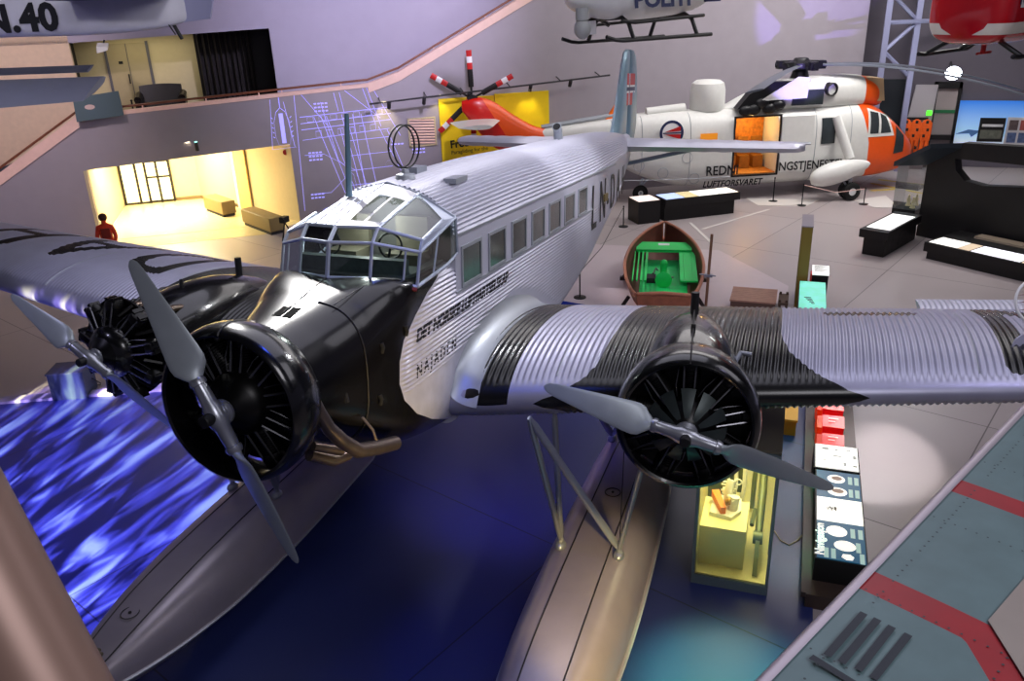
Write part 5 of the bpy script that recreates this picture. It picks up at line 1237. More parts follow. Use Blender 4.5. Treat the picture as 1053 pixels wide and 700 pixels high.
MB().bbox((-.30,-.24,-.0),(.30,.24,.04)).build('foot', M['dark'], b, smooth=False)
g = empty('machine_casting', (-5.2,3.98,.80), 0, 'white and orange machine casting on the pedestal in the glass case', 'machine part')
mb = MB(); mb.prism([(-.28,-.18),(.2,-.2),(.26,.1),(.05,.22),(-.25,.2)], 0, .06); mb.build('base_plate', wht, g, smooth=False)
mb = MB(); mb.prism([(-.2,-.22),(.22,-.05),(.20,.02),(-.24,-.12)], .06, .17); mb.build('orange_lever', mat('orange_lever', (.93,.50,.10), .5), g, smooth=False)
mb = MB(); mb.tube([(-.1,.02,.05),(-.1,.02,.28),(-.16,.05,.4)], .06, 12); mb.tube([(.05,.1,.05),(.02,.12,.25)], .07, 12); mb.tube([(-.2,-.05,.2),(.1,.12,.2)], .035, 10); mb.build('housing', wht, g)
for k in range(4):
    mb = MB(); mb.sphere((.02+.05*k,.02+.03*(k % 2),.12+.05*k), .035, 10, 6); mb.build('knob', mat('brass_knob', (.72,.55,.22), .35, .7), g)
mb = MB(); mb.tube([(-.2,.14+.045*math.cos(a),.36+.045*math.sin(a)) for a in (2*PI*k/16 for k in range(17))], .012, 6, cap=False); mb.build('ring', wht, g)
g = empty('undercarriage_leg', (-6.0,4.46,.18), 0, 'olive-grey undercarriage leg leaning along the right side inside the case', 'machine part')
mb = MB(); mb.tube([(1.0,.0,.32),(.2,-.0,.62),(-.9,-.03,.98)], [.05,.06,.045], 12); mb.build('leg', olive, g)
mb = MB(); mb.tube([(.95,.06,.34),(.95,-.07,.34)], .09, 14); mb.tube([(.5,-.08,.5),(.9,-.1,.5)], .03, 8); mb.build('joint', olive, g)
mb = MB(); mb.prism([(0,0),(.09,.02),(.35,-.25),(.46,-.42),(.42,-.42),(.22,-.27)], -.03, .03, lambda p, h: (.95+p[0]*1.0, h, .34+p[1]*.75)); mb.build('scissor_arm', olive, g)
mb = MB(); mb.tube([(-.2,-.14,.05),(-.6,-.14,.9)], .035, 8); mb.build('side_rod', olive, g)
g = empty('engine_mount', (-6.0,3.92,.18), 0, 'tangle of ivory pipes and brackets standing at the back of the case', 'machine part')
mb = MB()
for k in range(5):
    y = -.26+.12*k; mb.tube([(.1,y,.0),(.1,y+.05,.6),(-.1,y+.02,1.45)], .03, 8)
mb.build('pipes', wht, g)
mb = MB(); mb.prism([(-.25,0),(.05,.0),(.05,.45),(-.1,.62),(-.25,.55)], -.06, .06, lambda p, h: (.15+h, p[0]-.0, .28+p[1])); mb.prism([(0,0),(.26,0),(.26,.4),(0,.5)], -.05, .05, lambda p, h: (-.1+h, p[0], .4+p[1])); mb.build('brackets', olive, g, smooth=False)
for k in range(4):
    mb = MB(); mb.tube([(.3,-.05+.0*k,.42+.10*k),(.3,.14,.42+.10*k),(.3,.16,.46+.10*k),(.3,-.03,.47+.10*k)], .014, 6); mb.build('loop_pipe', wht, g)
mb = MB(); mb.tube([(-4.75,4.72,.02),(-5.1,4.85,.02),(-5.3,5.0,.02),(-5.6,5.14,.02)][:1]+[(-5.95,4.68,.02),(-5.75,4.80,.02),(-5.80,4.95,.02),(-6.1,5.12,.02)], .008, 5)
mb = MB(); mb.tube([(-6.0,4.68,.022),(-5.78,4.78,.022),(-5.70,4.90,.022),(-5.85,5.02,.022),(-6.1,5.12,.022)], .010, 6); tag(mb.build('cable', mat('cream_cable', (.80,.76,.62), .5)), 'thin cream cable on the teal floor between case and panels', 'cable')
# ---- tall board, green table, white lectern, deck box
t = empty('tall_board', (-16.55,4.86,0), 0, 'tall thin olive board standing upright behind the port wing', 'board')
MB().bbox((-.62,-.13,0),(.55,.13,2.12)).build('board', mat('olive_board', (.42,.36,.20), .6, noise=.1), t, smooth=False)
MB().bbox((-.64,-.14,2.12),(.57,.14,2.15)).build('top_edge', M['hall_wall'], t, smooth=False)
MB().bbox((.55,-.12,.0),(.57,.12,2.12)).build('front_edge', mat('olive_edge', (.52,.43,.18), .5), t, smooth=False)
t = empty('map_table', (-14.85,5.1,0), 0, 'green and white lit map table behind the wing beside the tall board', 'display table')
MB().bbox((-.95,-.30,0),(1.05,.32,.78)).build('body', M['disp_black'], t, smooth=False)
MB().bbox((-.93,-.29,.78),(1.05,.31,.80)).build('top', mat('map_green', (.45,.85,.72), .4, emit=(.45,.9,.75), es=.55, noise=.35, nscale=3), t, smooth=False)
mb = MB()
for k in range(5): mb.bbox((.25+.10*k,-.18+.04*k,.80),(.30+.10*k,-.02+.02*k,.803))
mb.build('sketch', M['panel_text'], t, smooth=False)
t = empty('white_lectern', (-16.15,5.28,0), 0, 'small white lit text panel at the far end of the map table', 'display panel')
MB().bbox((-.38,-.20,.0),(.0,.20,.95)).build('stand', M['disp_black'], t, smooth=False)
MB().bbox((-.40,-.20,.95),(.28,.20,1.0)).build('panel', M['panel_white'], t, smooth=False)
mb = MB()
for k in range(6): mb.bbox((-.34+.09*k,-.15,1.0),(-.31+.09*k,.16-.05*(k % 3),1.003))
mb.build('print', M['panel_text'], t, smooth=False)
MB().bbox((.02,-.24,.75),(.26,-.20,.97)).build('red_tab', M['red'], t, smooth=False)
t = empty('deck_crate', (-15.35,3.75,0), 0, 'low weathered plank crate between the boat and the tall board', 'crate')
planks = mat('weathered_plank', (.62,.47,.40), .7, noise=.15)
for k in range(8):
    MB().bbox((-.52+.13*k,-.55,.46),(-.40+.13*k,.55,.50)).build('plank', planks, t, smooth=False)
MB().bbox((-.52,-.53,0),(.52,.53,.46)).build('crate_body', mat('crate_brown', (.33,.24,.20), .7, noise=.1), t, smooth=False)
t = empty('side_trestle', (-15.35,4.46,0), 0, 'narrow dark wooden stand between the plank crate and the tall board', 'stand')
for y in (-.08,.08):
    for x in (-.3,.3): MB().bbox((x-.03,y-.03,0),(x+.03,y+.03,.52)).build('leg', mat('dark_oak', (.26,.19,.15), .6), t, smooth=False)
MB().bbox((-.36,-.12,.40),(.36,.12,.46)).build('shelf', mat('dark_oak2', (.30,.23,.18), .6), t, smooth=False)
# ---- boat on a low pale platform
mb = MB(); mb.prism([(-14.95,-1.6),(-13.6,4.55),(-17.4,4.55),(-20.4,2.4),(-20.2,-2.2)], 0, .10); struct(mb.build('trim_4', mat('pale_platform', (.74,.69,.71), .4, noise=.04), smooth=False))
mb = MB(); mb.prism([(-14.94,-1.6),(-14.92,-1.6),(-13.57,4.55),(-13.59,4.55)], 0, .105); struct(mb.build('trim_5', mat('blue_riser', (.10,.22,.62), .5), smooth=False))
BA = Vector((-.988,-.157,0)).normalized(); BM = frame(Vector((-13.55,1.76,.1)), BA, Vector((0,0,1)).cross(BA))
bt = empty('wooden_boat', (0,0,0), 0, 'old wooden boat with bright green interior standing stern-first behind the wing', 'boat', mtx=BM)
BT = [(0,.66,.30,.84),(.5,.80,.20,.83),(1.5,.95,.12,.82),(2.8,1.02,.10,.82),(4.2,.90,.10,.84),(5.2,.64,.14,.88),(5.9,.34,.24,.92),(6.35,.02,.45,.96)]
def bsec(x, inset=0, dz=0):
    w, zb, zt = sinterp(x, BT)[:3]; w = max(.012, w-inset); zb = zb+dz; r = []
    for k in range(19):
        a = PI*k/18; r.append((x, w*math.copysign(abs(math.cos(a))**.75, math.cos(a)), zt-(zt-zb)*math.sin(a)**.9))
    return r
M['boat'] = mat_split('boat_planks', (.62,.38,.27), (.86,.42,.22), ra=.55, rb=.5, noise=.25, nscale=5)
xs = [6.35*i/50 for i in range(51)]
mb = MB(); at = []
rs = [bsec(x) for x in xs]
for r in rs: at += [(.52-p[2]) for p in r]
mb.rings(rs, closed=False, attr=at); o = mb.build('hull', M['boat'], bt, attr=True, angle=70); o['label'] = 'brown clinker hull, orange below the waterline'
mb = MB(); rs = [bsec(max(x,.04), .05, .05) for x in xs[:-1]]; mb.rings(rs, closed=False); mb.build('inner_planking', mat('inner_wood', (.36,.20,.15), .6, noise=.3), bt)
mb = MB(); tr_ = bsec(0); mb.add(tr_+[(-.05,p[1]*.96,p[2]) for p in tr_], [tuple(range(19)), tuple(range(37,18,-1))]+[(i,i+1,20+i,19+i) for i in range(18)]); mb.build('transom', mat('transom_wood', (.60,.36,.25), .55, noise=.25, nscale=7), bt, smooth=False)
for s in (1,-1):
    mb = MB(); mb.tube([(x, s*(sinterp(x,BT)[0]+.01), sinterp(x,BT)[2]) for x in xs], .045, 8); mb.build('gunwale', mat('gunwale_wood', (.66,.42,.32), .5, noise=.2), bt)
mb = MB(); mb.tube([(-.02,-.62,.86),(-.02,0,.90),(-.02,.62,.86)], .05, 8); mb.build('stern_rail', mat('stern_wood', (.68,.42,.30), .5, noise=.2), bt)
green = mat('boat_green', (.10,.80,.36), .45, noise=.08)
mb = MB(); mb.bbox((4.25,-.78,.66),(5.05,.78,.70)); mb.build('thwart', green, bt, smooth=False)
MB().bbox((4.7,-.16,.70),(4.9,.16,.706)).build('name_plate', M['white'], bt, smooth=False)
for s in (1,-1):
    for k in range(4): MB().bbox((1.7,s*(.48+.115*k)-.042,.60),(4.3,s*(.46+.105*k)+.037,.64)).build('side_slat', green, bt, smooth=False)
mb = MB(); mb.bbox((.6,-.62,.26),(4.6,.62,.29)); mb.build('floor_boards', mat('floor_green', (.10,.74,.38), .5, noise=.15), bt, smooth=False)
mb = MB(); mb.bbox((4.25,-.75,.62),(4.32,.75,.70)); mb.build('thwart_edge', green, bt, smooth=False)
e = empty('boat_engine', (0,0,0), 0, 'small green inboard engine inside the green boat', 'engine', mtx=BM)
EX = 1.55
MB().bbox((.75+EX,-.16,.29),(1.35+EX,.16,.55)).build('block', green, e)
mb = MB(); mb.revolve([(0,0),(0,.20),(.07,.22),(.10,.10),(.10,0)], (.66+EX,0,.50), (-1,0,0), 20); mb.build('flywheel', green, e)
mb = MB(); mb.tube([(1.05+EX,0,.5),(1.05+EX,0,.80)], .09, 14); mb.sphere((1.05+EX,0,.82), .1, 12, 8); mb.build('cylinder', green, e)
mb = MB(); mb.tube([(1.2+EX,.1,.5),(1.3+EX,.2,.6),(1.1+EX,.28,.5)], .03, 8); mb.tube([(.8+EX,-.1,.5),(.7+EX,-.25,.55)], .025, 8); mb.build('pipe', mat('pipe_grey', (.5,.55,.5), .4, .5), e)
mb = MB(); mb.bbox((.95+EX,.20,.29),(1.35+EX,.45,.42)); mb.build('tank', M['dark'], e, smooth=False)
# cradle and the upright pole
cr = empty('boat_cradle', (0,0,0), 0, 'dark wooden cradle under the old boat', 'cradle', mtx=BM)
for x in (.8,3.6):
    for s in (1,-1):
        mb = MB(); mb.tube([(x,s*1.15,0),(x,s*.85,.5)], .05, 6); mb.build('prop', mat('cradle_wood', (.17,.13,.12), .7), cr)
    mb = MB(); mb.bbox((x-.07,-1.2,0),(x+.07,1.2,.09)); mb.build('beam', mat('cradle_wood2', (.2,.15,.13), .7), cr, smooth=False)
mb = MB(); mb.tube([(-14.9,2.62,.1),(-14.98,2.66,2.1)], .035, 10); mb.box((-14.94,2.64,1.05),(.12,.16,.10))
po = empty('wooden_pole', (-14.9,2.62,.1), 0, 'upright wooden pole with a metal clamp right of the boat', 'pole')
mb = MB(); mb.tube([(0,0,0),(-.08,.04,2.0)], .035, 10); mb.build('pole', mat('pole_wood', (.50,.36,.28), .5), po)
mb = MB(); mb.box((-.04,.02,.95),(.10,.20,.07)); mb.tube([(-.04,-.2,.97),(-.04,.2,.95)], .02, 8); mb.build('clamp', M['strut'], po)
# ---- black benches with lit panels left of the helicopter
bd = Vector((-.58,.81,0)).normalized(); ba = math.atan2(bd.y, bd.x)
t = empty('display_bench', (-24.75,.72,0), ba, 'long black display bench with lit white panels beneath the helicopter', 'display bench')
MB().bbox((-.95,-.32,0),(1.85,.32,.52)).build('base', M['disp_black'], t, smooth=False)
MB().bbox((-.98,-.45,.52),(2.0,.42,.80)).build('box_top', M['disp_black'], t, smooth=False)
for i, (x0, x1, c) in enumerate(((-.95,-.2,(.70,.78,.95)),(-.2,.35,(.80,.74,.55)),(.35,1.15,(.96,.96,.92)),(1.15,1.95,(.96,.94,.88)))):
    MB().bbox((x0,-.42,.80),(x1-.03,.39,.812)).build('lit_panel', litmat('bench_lit_%d' % i, c, .75), t, smooth=False)
t2 = empty('display_bench', (-23.90,-.60,0), ba, 'short black display bench with a pale lit panel beside the tail wheel', 'display bench')
MB().bbox((-.42,-.45,0),(.42,.42,.80)).build('base', M['disp_black'], t2, smooth=False)
MB().bbox((-.40,-.43,.80),(.40,.40,.812)).build('lit_panel', litmat('bench_lit_pink', (.95,.88,.84), .7), t2, smooth=False)
# ---- black display wall, its roof and benches
we = Vector((.61,.79,0)).normalized(); WMx = frame(Vector((-23.64,8.43,0)), we, Vector((0,0,1)).cross(we))
t = empty('display_wall', (0,0,0), 0, 'big black display wall with a lens-shaped cut-out at the right', 'display wall', mtx=WMx)
mb = MB(); ff = lambda p, h: (p[0], h, p[1])
mb.prism([(-.14,0),(6,0),(6,2.25),(2.85,2.05),(1.67,1.91),(1.12,1.97),(.80,2.25),(.71,2.59),(.60,2.86),(-.14,2.42)], 0, .35, ff)
mb.prism([(.71,2.59),(6,2.80),(6,3.35),(.86,3.08),(.60,2.86)], 0, .35, ff)
mb.build('wall', M['disp_black'], t, smooth=False)
R1_ = Vector((-.32127,.94639,0)).normalized(); q = WMx.to_3x3().inverted() @ (-R1_)
mb = MB(); a, b = Vector((-.14,0,2.42)), Vector((.86,0,3.08)); c_, d_ = b+q*.95+Vector((0,0,.0)), a+q*1.05
mb.add([a,b,c_,d_]+[v+Vector((0,0,-.14)) for v in (a,b,c_,d_)], [(0,1,2,3),(7,6,5,4),(0,4,5,1),(1,5,6,2),(2,6,7,3),(3,7,4,0)]); mb.build('roof_slab', mat('slab_dark', (.16,.19,.22), .4), t, smooth=False)
t = empty('glass_vitrine', (-24.3,8.05,0), math.atan2(.43,-.9), 'tall glass vitrine with small pale models under the black roof slab', 'vitrine')
gl = MB(); gl.bbox((-.45,-.36,.80),(.55,.36,2.35)); gl.build('glass', M['glass_clear'], t, smooth=False)
MB().bbox((-.45,-.36,.3),(.55,.36,.8)).build('base', M['disp_black'], t, smooth=False)
MB().bbox((-.44,-.35,1.45),(.54,.35,1.465)).build('shelf', M['glass_clear'], t, smooth=False)
for k, (x, y, z, lab) in enumerate(((-.1,-.15,.80,'pale figurine, left of the three in the glass vitrine'),(.15,.08,.80,'pale figurine, middle of the three in the glass vitrine'),(.35,-.1,.80,'pale figurine, right of the three in the glass vitrine'))):
    wp = t.location+Matrix.Rotation(math.atan2(.43,-.9),3,'Z') @ Vector((x,y,z))
    mb = MB(); mb.revolve([(0,0),(0,.09),(.05,.07),(.12,.05),(.2,.07),(.28,.03),(.34,.04),(.38,0)], (0,0,0), (0,0,1), 14); o = mb.build('figurine', mat('figurine_cream', (.85,.78,.60), .5)); o.location = wp; tag(o, lab, 'figurine', 'vitrine models')
t = empty('display_bench', (-22.35,7.45,0), math.atan2(.43,-.9), 'black display bench with two bright panels left of the black wall', 'display bench')
MB().bbox((-1.35,-.32,0),(1.15,.32,.55)).build('base', M['disp_black'], t, smooth=False)
MB().bbox((-1.5,-.42,.55),(1.2,.42,.80)).build('box_top', M['disp_black'], t, smooth=False)
for x0, x1 in ((-1.2,-.35),(-.3,.8)): MB().bbox((x0,-.36,.80),(x1,.34,.812)).build('lit_panel', M['panel_white'], t, smooth=False)
t = empty('low_plinth', (-20.95,9.45,0), math.atan2(.79,.61), 'wide low black plinth with bright panels in front of the black wall', 'plinth')
MB().bbox((-1.0,-.50,0),(4.0,1.35,.22)).build('foot', M['disp_black'], t, smooth=False)
MB().bbox((-1.1,-.55,.22),(4.1,1.38,.50)).build('slab', M['disp_black'], t, smooth=False)
for x0, x1, c in ((-1.0,-.15,(.96,.95,.92)),(-.12,.2,(.78,.70,.60)),(.25,1.6,(.97,.97,1.0)),(1.65,2.8,(.85,.78,.68))): MB().bbox((x0,-.48,.50),(x1,.25,.512)).build('lit_panel', litmat('plinth_lit', c, .85), t, smooth=False)
MB().bbox((-.4,.85,.5),(3.9,1.25,.56)).build('beige_bar', mat('beige_bar', (.62,.56,.48), .6), t, smooth=False)
# ---- right wall: mural, dark doorway, panel with orange suits, lamp
mu = empty('wall_mural', (-35.75,13.4,0), 0, 'sky-blue mural with a white aircraft and snowy ground on the far right wall', 'mural')
def mural_mat():
    m, nt, b = _new('mural_sky'); N = nt.nodes; L = nt.links; tc = N.new('ShaderNodeTexCoord'); sx = N.new('ShaderNodeSeparateXYZ'); L.new(tc.outputs['Object'], sx.inputs[0])
    mr = N.new('ShaderNodeMapRange'); mr.inputs['From Min'].default_value = .9; mr.inputs['From Max'].default_value = 2.8; L.new(sx.outputs['Z'], mr.inputs['Value'])
    cr = N.new('ShaderNodeValToRGB'); e = cr.color_ramp.elements; e[0].color = lin((.85,.88,.92)); e[1].color = lin((.16,.45,.82)); e.new(.3).color = lin((.62,.78,.92)); L.new(mr.outputs['Result'], cr.inputs[0])
    L.new(cr.outputs[0], b.inputs['Base Color']); L.new(cr.outputs[0], b.inputs['Emission Color']); b.inputs['Emission Strength'].default_value = .45; return m
MB().bbox((0,-2.65,.7),(.06,4,2.82)).build('mural_panel', mural_mat(), mu, smooth=False)
mb = MB(); mb.prism([(-2.6,1.42),(-2.1,1.62),(-1.75,1.58),(-1.6,1.66),(-1.5,1.55),(-1.7,1.5),(-1.95,1.3),(-2.05,1.45)], .06, .065, lambda p, h: (h, p[0], p[1])); mb.build('aircraft_picture', mat('pic_blue', (.30,.48,.72), .5), mu, smooth=False)
pb = empty('photo_board', (-35.68,12.2,0), 0, 'dark framed photo board hanging on the left of the blue mural', 'photo board')
MB().bbox((0,-.52,1.12),(.06,.45,2.12)).build('board', M['disp_black'], pb, smooth=False)
MB().bbox((.06,-.42,1.75),(.065,.38,1.86)).build('white_line', M['white'], pb, smooth=False)
MB().bbox((.06,-.45,1.25),(.065,.38,1.62)).build('grey_photo', mat('photo_grey', (.36,.37,.33), .6, noise=.4, nscale=6), pb, smooth=False)
pb = empty('photo_board', (-35.68,13.4,0), 0, 'pale collage board of many small photos at the right of the dark one', 'photo board')
MB().bbox((0,-.68,1.0),(.05,1.6,2.15)).build('board', mat('board_pale', (.78,.77,.78), .6), pb, smooth=False)
rnd = random.Random(5)
for k in range(10):
    y = -.6+.42*(k % 5); z = 1.1+.52*(k//5); c = rnd.choice(((.35,.3,.3),(.6,.3,.28),(.3,.36,.5),(.75,.7,.6)))
    MB().bbox((.05,y,z),(.056,y+.34,z+.42)).build('photo', mat('photo', c, .6, noise=.35, nscale=9), pb, smooth=False)
dw = empty('cabinet', (-35.75,10.25,0), 0, 'black-framed cabinet with pale doors and a green bar beside the orange suits', 'cabinet')
mb = MB(); mb.bbox((0,-.55,0),(.35,-.42,3.6)); mb.bbox((0,.38,0),(.35,.5,3.6)); mb.bbox((0,-.55,3.35),(.35,.5,3.6)); mb.bbox((0,-.55,1.2),(.35,.5,1.4)); mb.build('frame', M['disp_black'], dw, smooth=False)
for z0, z1 in ((1.4,2.32),(2.45,3.35)): MB().bbox((.05,-.42,z0),(.2,.38,z1)).build('cabinet_door', mat('pale_door', (.60,.56,.56), .6), dw, smooth=False)
MB().bbox((.05,-.42,2.32),(.25,.38,2.45)).build('green_bar', mat('green_bar', (.12,.42,.25), .5), dw, smooth=False)
MB().bbox((.0,-.42,.0),(.2,.38,1.2)).build('lower_panel', mat('pale_door2', (.45,.42,.43), .6), dw, smooth=False)
sp = empty('suit_rack', (-34.9,9.0,0), 0, 'leaning grey panel with a dark hook rail and a green exit lamp', 'panel')
mb = MB(); mb.prism([(-.5,0),(.62,0),(.75,3.55),(-.10,3.55)], -.1, 0, lambda p, h: (h, p[0], p[1])); mb.build('panel', mat('panel_lilac', (.58,.56,.58), .7), sp, smooth=False)
MB().bbox((0,-.30,2.12),(.08,.55,2.22)).build('hook_rail', M['black'], sp, smooth=False)
MB().bbox((0,.45,2.3),(.06,.66,2.5)).build('green_lamp', mat('green_lamp', (.3,.9,.2), .4, emit=(.35,1,.2), es=1.2), sp, smooth=False)
for k, lab in enumerate(('orange survival suit with dark patches, left one on the grey rack','orange survival suit with dark patches, middle one on the grey rack','orange survival suit with dark patches, right one on the grey rack')):
    s = empty('survival_suit', (-34.6,8.70+.40*k,.45), 0, lab, 'suit', 'orange suits on the rack')
    mb = MB(); rs = []
    for z, w, d in ((1.72,.06,.05),(1.66,.16,.08),(1.5,.19,.10),(1.1,.165,.10),(.85,.17,.10)): rs.append([(d*math.sin(a), w*math.cos(a), z) for a in (2*PI*q/18 for q in range(18))])
    mb.rings(rs); mb.build('torso', M['orange'], s)
    for q in (1,-1):
        mb = MB(); mb.tube([(0,q*.085,.9),(.01,q*.10,.5),(.0,q*.12,.05)], [.09,.085,.08], 12); mb.build('trouser_leg', M['orange'], s)
        mb = MB(); mb.tube([(0,q*.15,1.6),(.04,q*.17,1.2),(.07,q*.14,.85)], [.06,.05,.045], 12); mb.build('sleeve', M['orange'], s)
    for y, z in ((.05,1.3),(-.07,1.05),(.08,.55),(-.1,.4),(0,1.62)):
        mb = MB(); mb.box((.10,y,z),(.03,.10,.12)); mb.build('dark_patch', M['black'], s, smooth=False)
lp = empty('flood_lamp', (-33.3,9.99,4.17), 0, 'bright white flood lamp glaring above the cabinet on the right wall', 'lamp')
mb = MB(); mb.revolve([(-.25,.0),(-.25,.18),(.03,.24),(.04,.22)], (0,0,0), (.9,-.1,-.1), 20); mb.build('housing', M['dark'], lp)
mb = MB(); mb.sphere((.12,0,0), (.2,.30,.26), 16, 10); mb.build('bulb', mat('bulb_glow', (1,1,1), .3, emit=(.92,.96,1), es=14), lp)
mb = MB(); mb.tube([(-.2,0,0),(-2.4,.2,.2)], .05, 8); mb.build('arm', M['dark'], lp)
# ---- floor markings near the helicopter
wm = mat('floor_white', (.80,.78,.76), .5); ym = mat('floor_yellow', (.72,.64,.18), .5)
def mark(name, polys, m, lab):
    mb = MB(); mb.prism(polys, .002, .010); struct(mb.build(name, m, smooth=False))
mark('trim_6', [(-26.9,3.2),(-28.0,2.7),(-28.3,5.4),(-27.1,4.9)], wm, '')
mark('trim_7', [(-28.4,6.6),(-29.4,7.8),(-27.6,8.1),(-27.3,7.3)], wm, '')
mark('trim_8', [(-23.1,1.5),(-26.3,3.5),(-26.35,3.65),(-23.15,1.65)], wm, '')
mark('trim_9', [(-23.9,1.0),(-21.5,2.0),(-21.5,2.12),(-23.9,1.12)], wm, '')
for i, (a, b) in enumerate((((-30.2,7.3),(-31.2,9.6)),((-31.6,7.4),(-30.0,9.2)),((-32.4,7.7),(-31.4,9.9)))):
    d = (Vector((b[0],b[1],0))-Vector((a[0],a[1],0))).normalized(); n = Vector((-d.y,d.x,0))*.08
    mark('trim_%d' % (10+i), [(a[0]+n.x,a[1]+n.y),(b[0]+n.x,b[1]+n.y),(b[0]-n.x,b[1]-n.y),(a[0]-n.x,a[1]-n.y)], ym, '')
# ---- stanchions
def stanchion(x, y, h, lab, z=0):
    s = empty('stanchion', (x,y,z), 0, lab, 'stanchion', 'low black stanchions')
    mb = MB(); mb.revolve([(0,0),(0,.17),(.02,.165),(.035,.03),(.04,.02)], (0,0,0), (0,0,1), 20, mi=0); mb.build('foot', M['black'], s)
    mb = MB(); mb.tube([(0,0,.03),(0,0,h)], .02, 10); mb.sphere((0,0,h), .032, 10, 6); mb.build('post', M['black'], s)
stanchion(-22.92,-1.13,.72,'low black stanchion on the pale floor beside the aircraft tail')
stanchion(-15.2,-.72,.72,'low black stanchion left of the boat by the wing edge', .10)
stanchion(-27.7,3.7,.9,'low black stanchion on the white floor mark under the helicopter')
stanchion(-27.82,6.93,.6,'low black stanchion just right of the helicopter main wheel')
stanchion(-27.2,4.75,.8,'low black stanchion behind the top of the tall olive board')
mb = MB(); mb.tube([(-22.92,-1.13,.7),(-19,-1.0,.38),(-15.24,-.73,.80)], .012, 6); tag(mb.build('barrier_rope', M['wire']), 'thin dark rope strung between two stanchions left of the boat', 'rope')
mb = MB(); mb.tube([(-27.2,4.75,.78),(-27.4,5.9,.5),(-27.82,6.93,.58)], .012, 6); tag(mb.build('barrier_rope', M['coping']), 'pale rope strung between stanchions in front of the helicopter', 'rope')
# ---- blue projector box left of the starboard engine
t = empty('projector_box', (-7.0,-9.85,0), math.atan2(.9,-.43), 'blue-grey projector box standing on the kerb beside the bare engine', 'box')
MB().bbox((-.36,-.30,.0),(.36,.30,.60)).build('body', mat('box_blue', (.16,.22,.30), .5, noise=.1), t)
MB().bbox((-.38,-.32,.60),(.38,.32,.63)).build('lid', mat('box_lid', (.22,.26,.32), .5), t, smooth=False)
mb = MB(); mb.tube([(.36,.1,.3),(.5,.14,.15),(.42,.3,.03),(.2,.36,.03)], .012, 6); mb.build('cable', M['wire'], t)
# ---- figure in a red-orange suit at the entry jamb
fm = mat('suit_red', (.78,.20,.08), .7, noise=.3, nscale=9)
f = empty('mannequin', (-14.59,-15.84,0), .6, 'mannequin in a red-orange survival suit standing at the left of the bright entry', 'mannequin')
me = bpy.data.meshes.new('body'); 
J = [((0,0,.92),.15),((0,0,1.15),.17),((0,.0,1.36),.18),((0,0,1.50),.07),((.02,0,1.58),.075),((.02,0,1.68),.10),((.01,0,1.76),.07),((0,.2,1.38),.08),((.05,.27,1.12),.065),((.16,.24,.9),.05),((.2,.2,.82),.045),((0,-.2,1.38),.08),((.05,-.27,1.12),.065),((.16,-.24,.9),.05),((.2,-.2,.82),.045),((0,.1,.88),.11),((.02,.12,.5),.085),((0,.12,.1),.07),((.12,.13,.04),.05),((0,-.1,.88),.11),((.02,-.12,.5),.085),((0,-.12,.1),.07),((.12,-.13,.04),.05)]
E_ = [(0,1),(1,2),(2,3),(3,4),(4,5),(5,6),(2,7),(7,8),(8,9),(9,10),(2,11),(11,12),(12,13),(13,14),(0,15),(15,16),(16,17),(17,18),(0,19),(19,20),(20,21),(21,22)]
me.from_pydata([j[0] for j in J], E_, []); o = bpy.data.objects.new('body', me); C.objects.link(o); o.parent = f
sm = o.modifiers.new('skin','SKIN'); 
for v, j in zip(me.skin_vertices[0].data, J): v.radius = (j[1], j[1])
me.skin_vertices[0].data[0].use_root = True
o.modifiers.new('sub','SUBSURF').levels = 2; o.modifiers['sub'].render_levels = 2
bpy.context.view_layer.update(); dg = bpy.context.evaluated_depsgraph_get(); m2 = bpy.data.meshes.new_from_object(o.evaluated_get(dg)); o.modifiers.clear(); o.data = m2; m2.materials.clear(); m2.materials.append(fm); m2.shade_smooth()
mb = MB(); mb.sphere((.0,0,1.70), (.125,.13,.13), 16, 10); mb.build('hood', mat('hood_dark', (.24,.10,.06), .8), f)
mb = MB(); mb.box((.15,.02,1.22),(.06,.26,.30)); mb.build('life_vest', mat('vest_dark', (.45,.10,.05), .7, noise=.3), f)
mb = MB(); mb.bbox((-.25,-.35,.0),(.2,.35,.02)); mb.build('foot_plate', M['dark'], f, smooth=False)
# ================================================================== CAMERA, LIGHTS, WORLD
cd = bpy.data.cameras.new('camera'); co = bpy.data.objects.new('camera', cd); C.objects.link(co)
cd.sensor_width = 36; cd.lens = 848.5/1053*36; cd.clip_start = .05; cd.clip_end = 200
Rv, Uv, Fv = Vector((-.32127,.94639,-.03377)), Vector((-.37590,-.09471,.92181)), Vector((-.86918,-.30884,-.38618))
co.matrix_world = Matrix(((Rv.x,Uv.x,-Fv.x,5.0719),(Rv.y,Uv.y,-Fv.y,4.5064),(Rv.z,Uv.z,-Fv.z,7.6515),(0,0,0,1)))
bpy.context.scene.camera = co
sc = bpy.context.scene
sc.view_settings.view_transform = 'Standard'; sc.view_settings.look = 'None'; sc.view_settings.exposure = 0
wd = bpy.data.worlds.new('world'); sc.world = wd; wd.use_nodes = True
wd.node_tree.nodes['Background'].inputs[0].default_value = (.30,.28,.42,1); wd.node_tree.nodes['Background'].inputs[1].default_value = .25
def light(kind, loc, to, power, col=(1,1,1), size=.3, spot=60, blend=.5, name='lamp', sx=None, sy=None):
    l = bpy.data.lights.new(name, kind); l.energy = power; l.color = col
    if kind == 'AREA':
        if sx: l.shape = 'RECTANGLE'; l.size = sx; l.size_y = sy
        else: l.size = size
    else: l.shadow_soft_size = size
    if kind == 'SPOT': l.spot_size = R_(spot); l.spot_blend = blend
    o = bpy.data.objects.new(name, l); C.objects.link(o); o.location = loc
    d = Vector(to)-Vector(loc); o.rotation_euler = d.to_track_quat('-Z', 'Y').to_euler(); return o
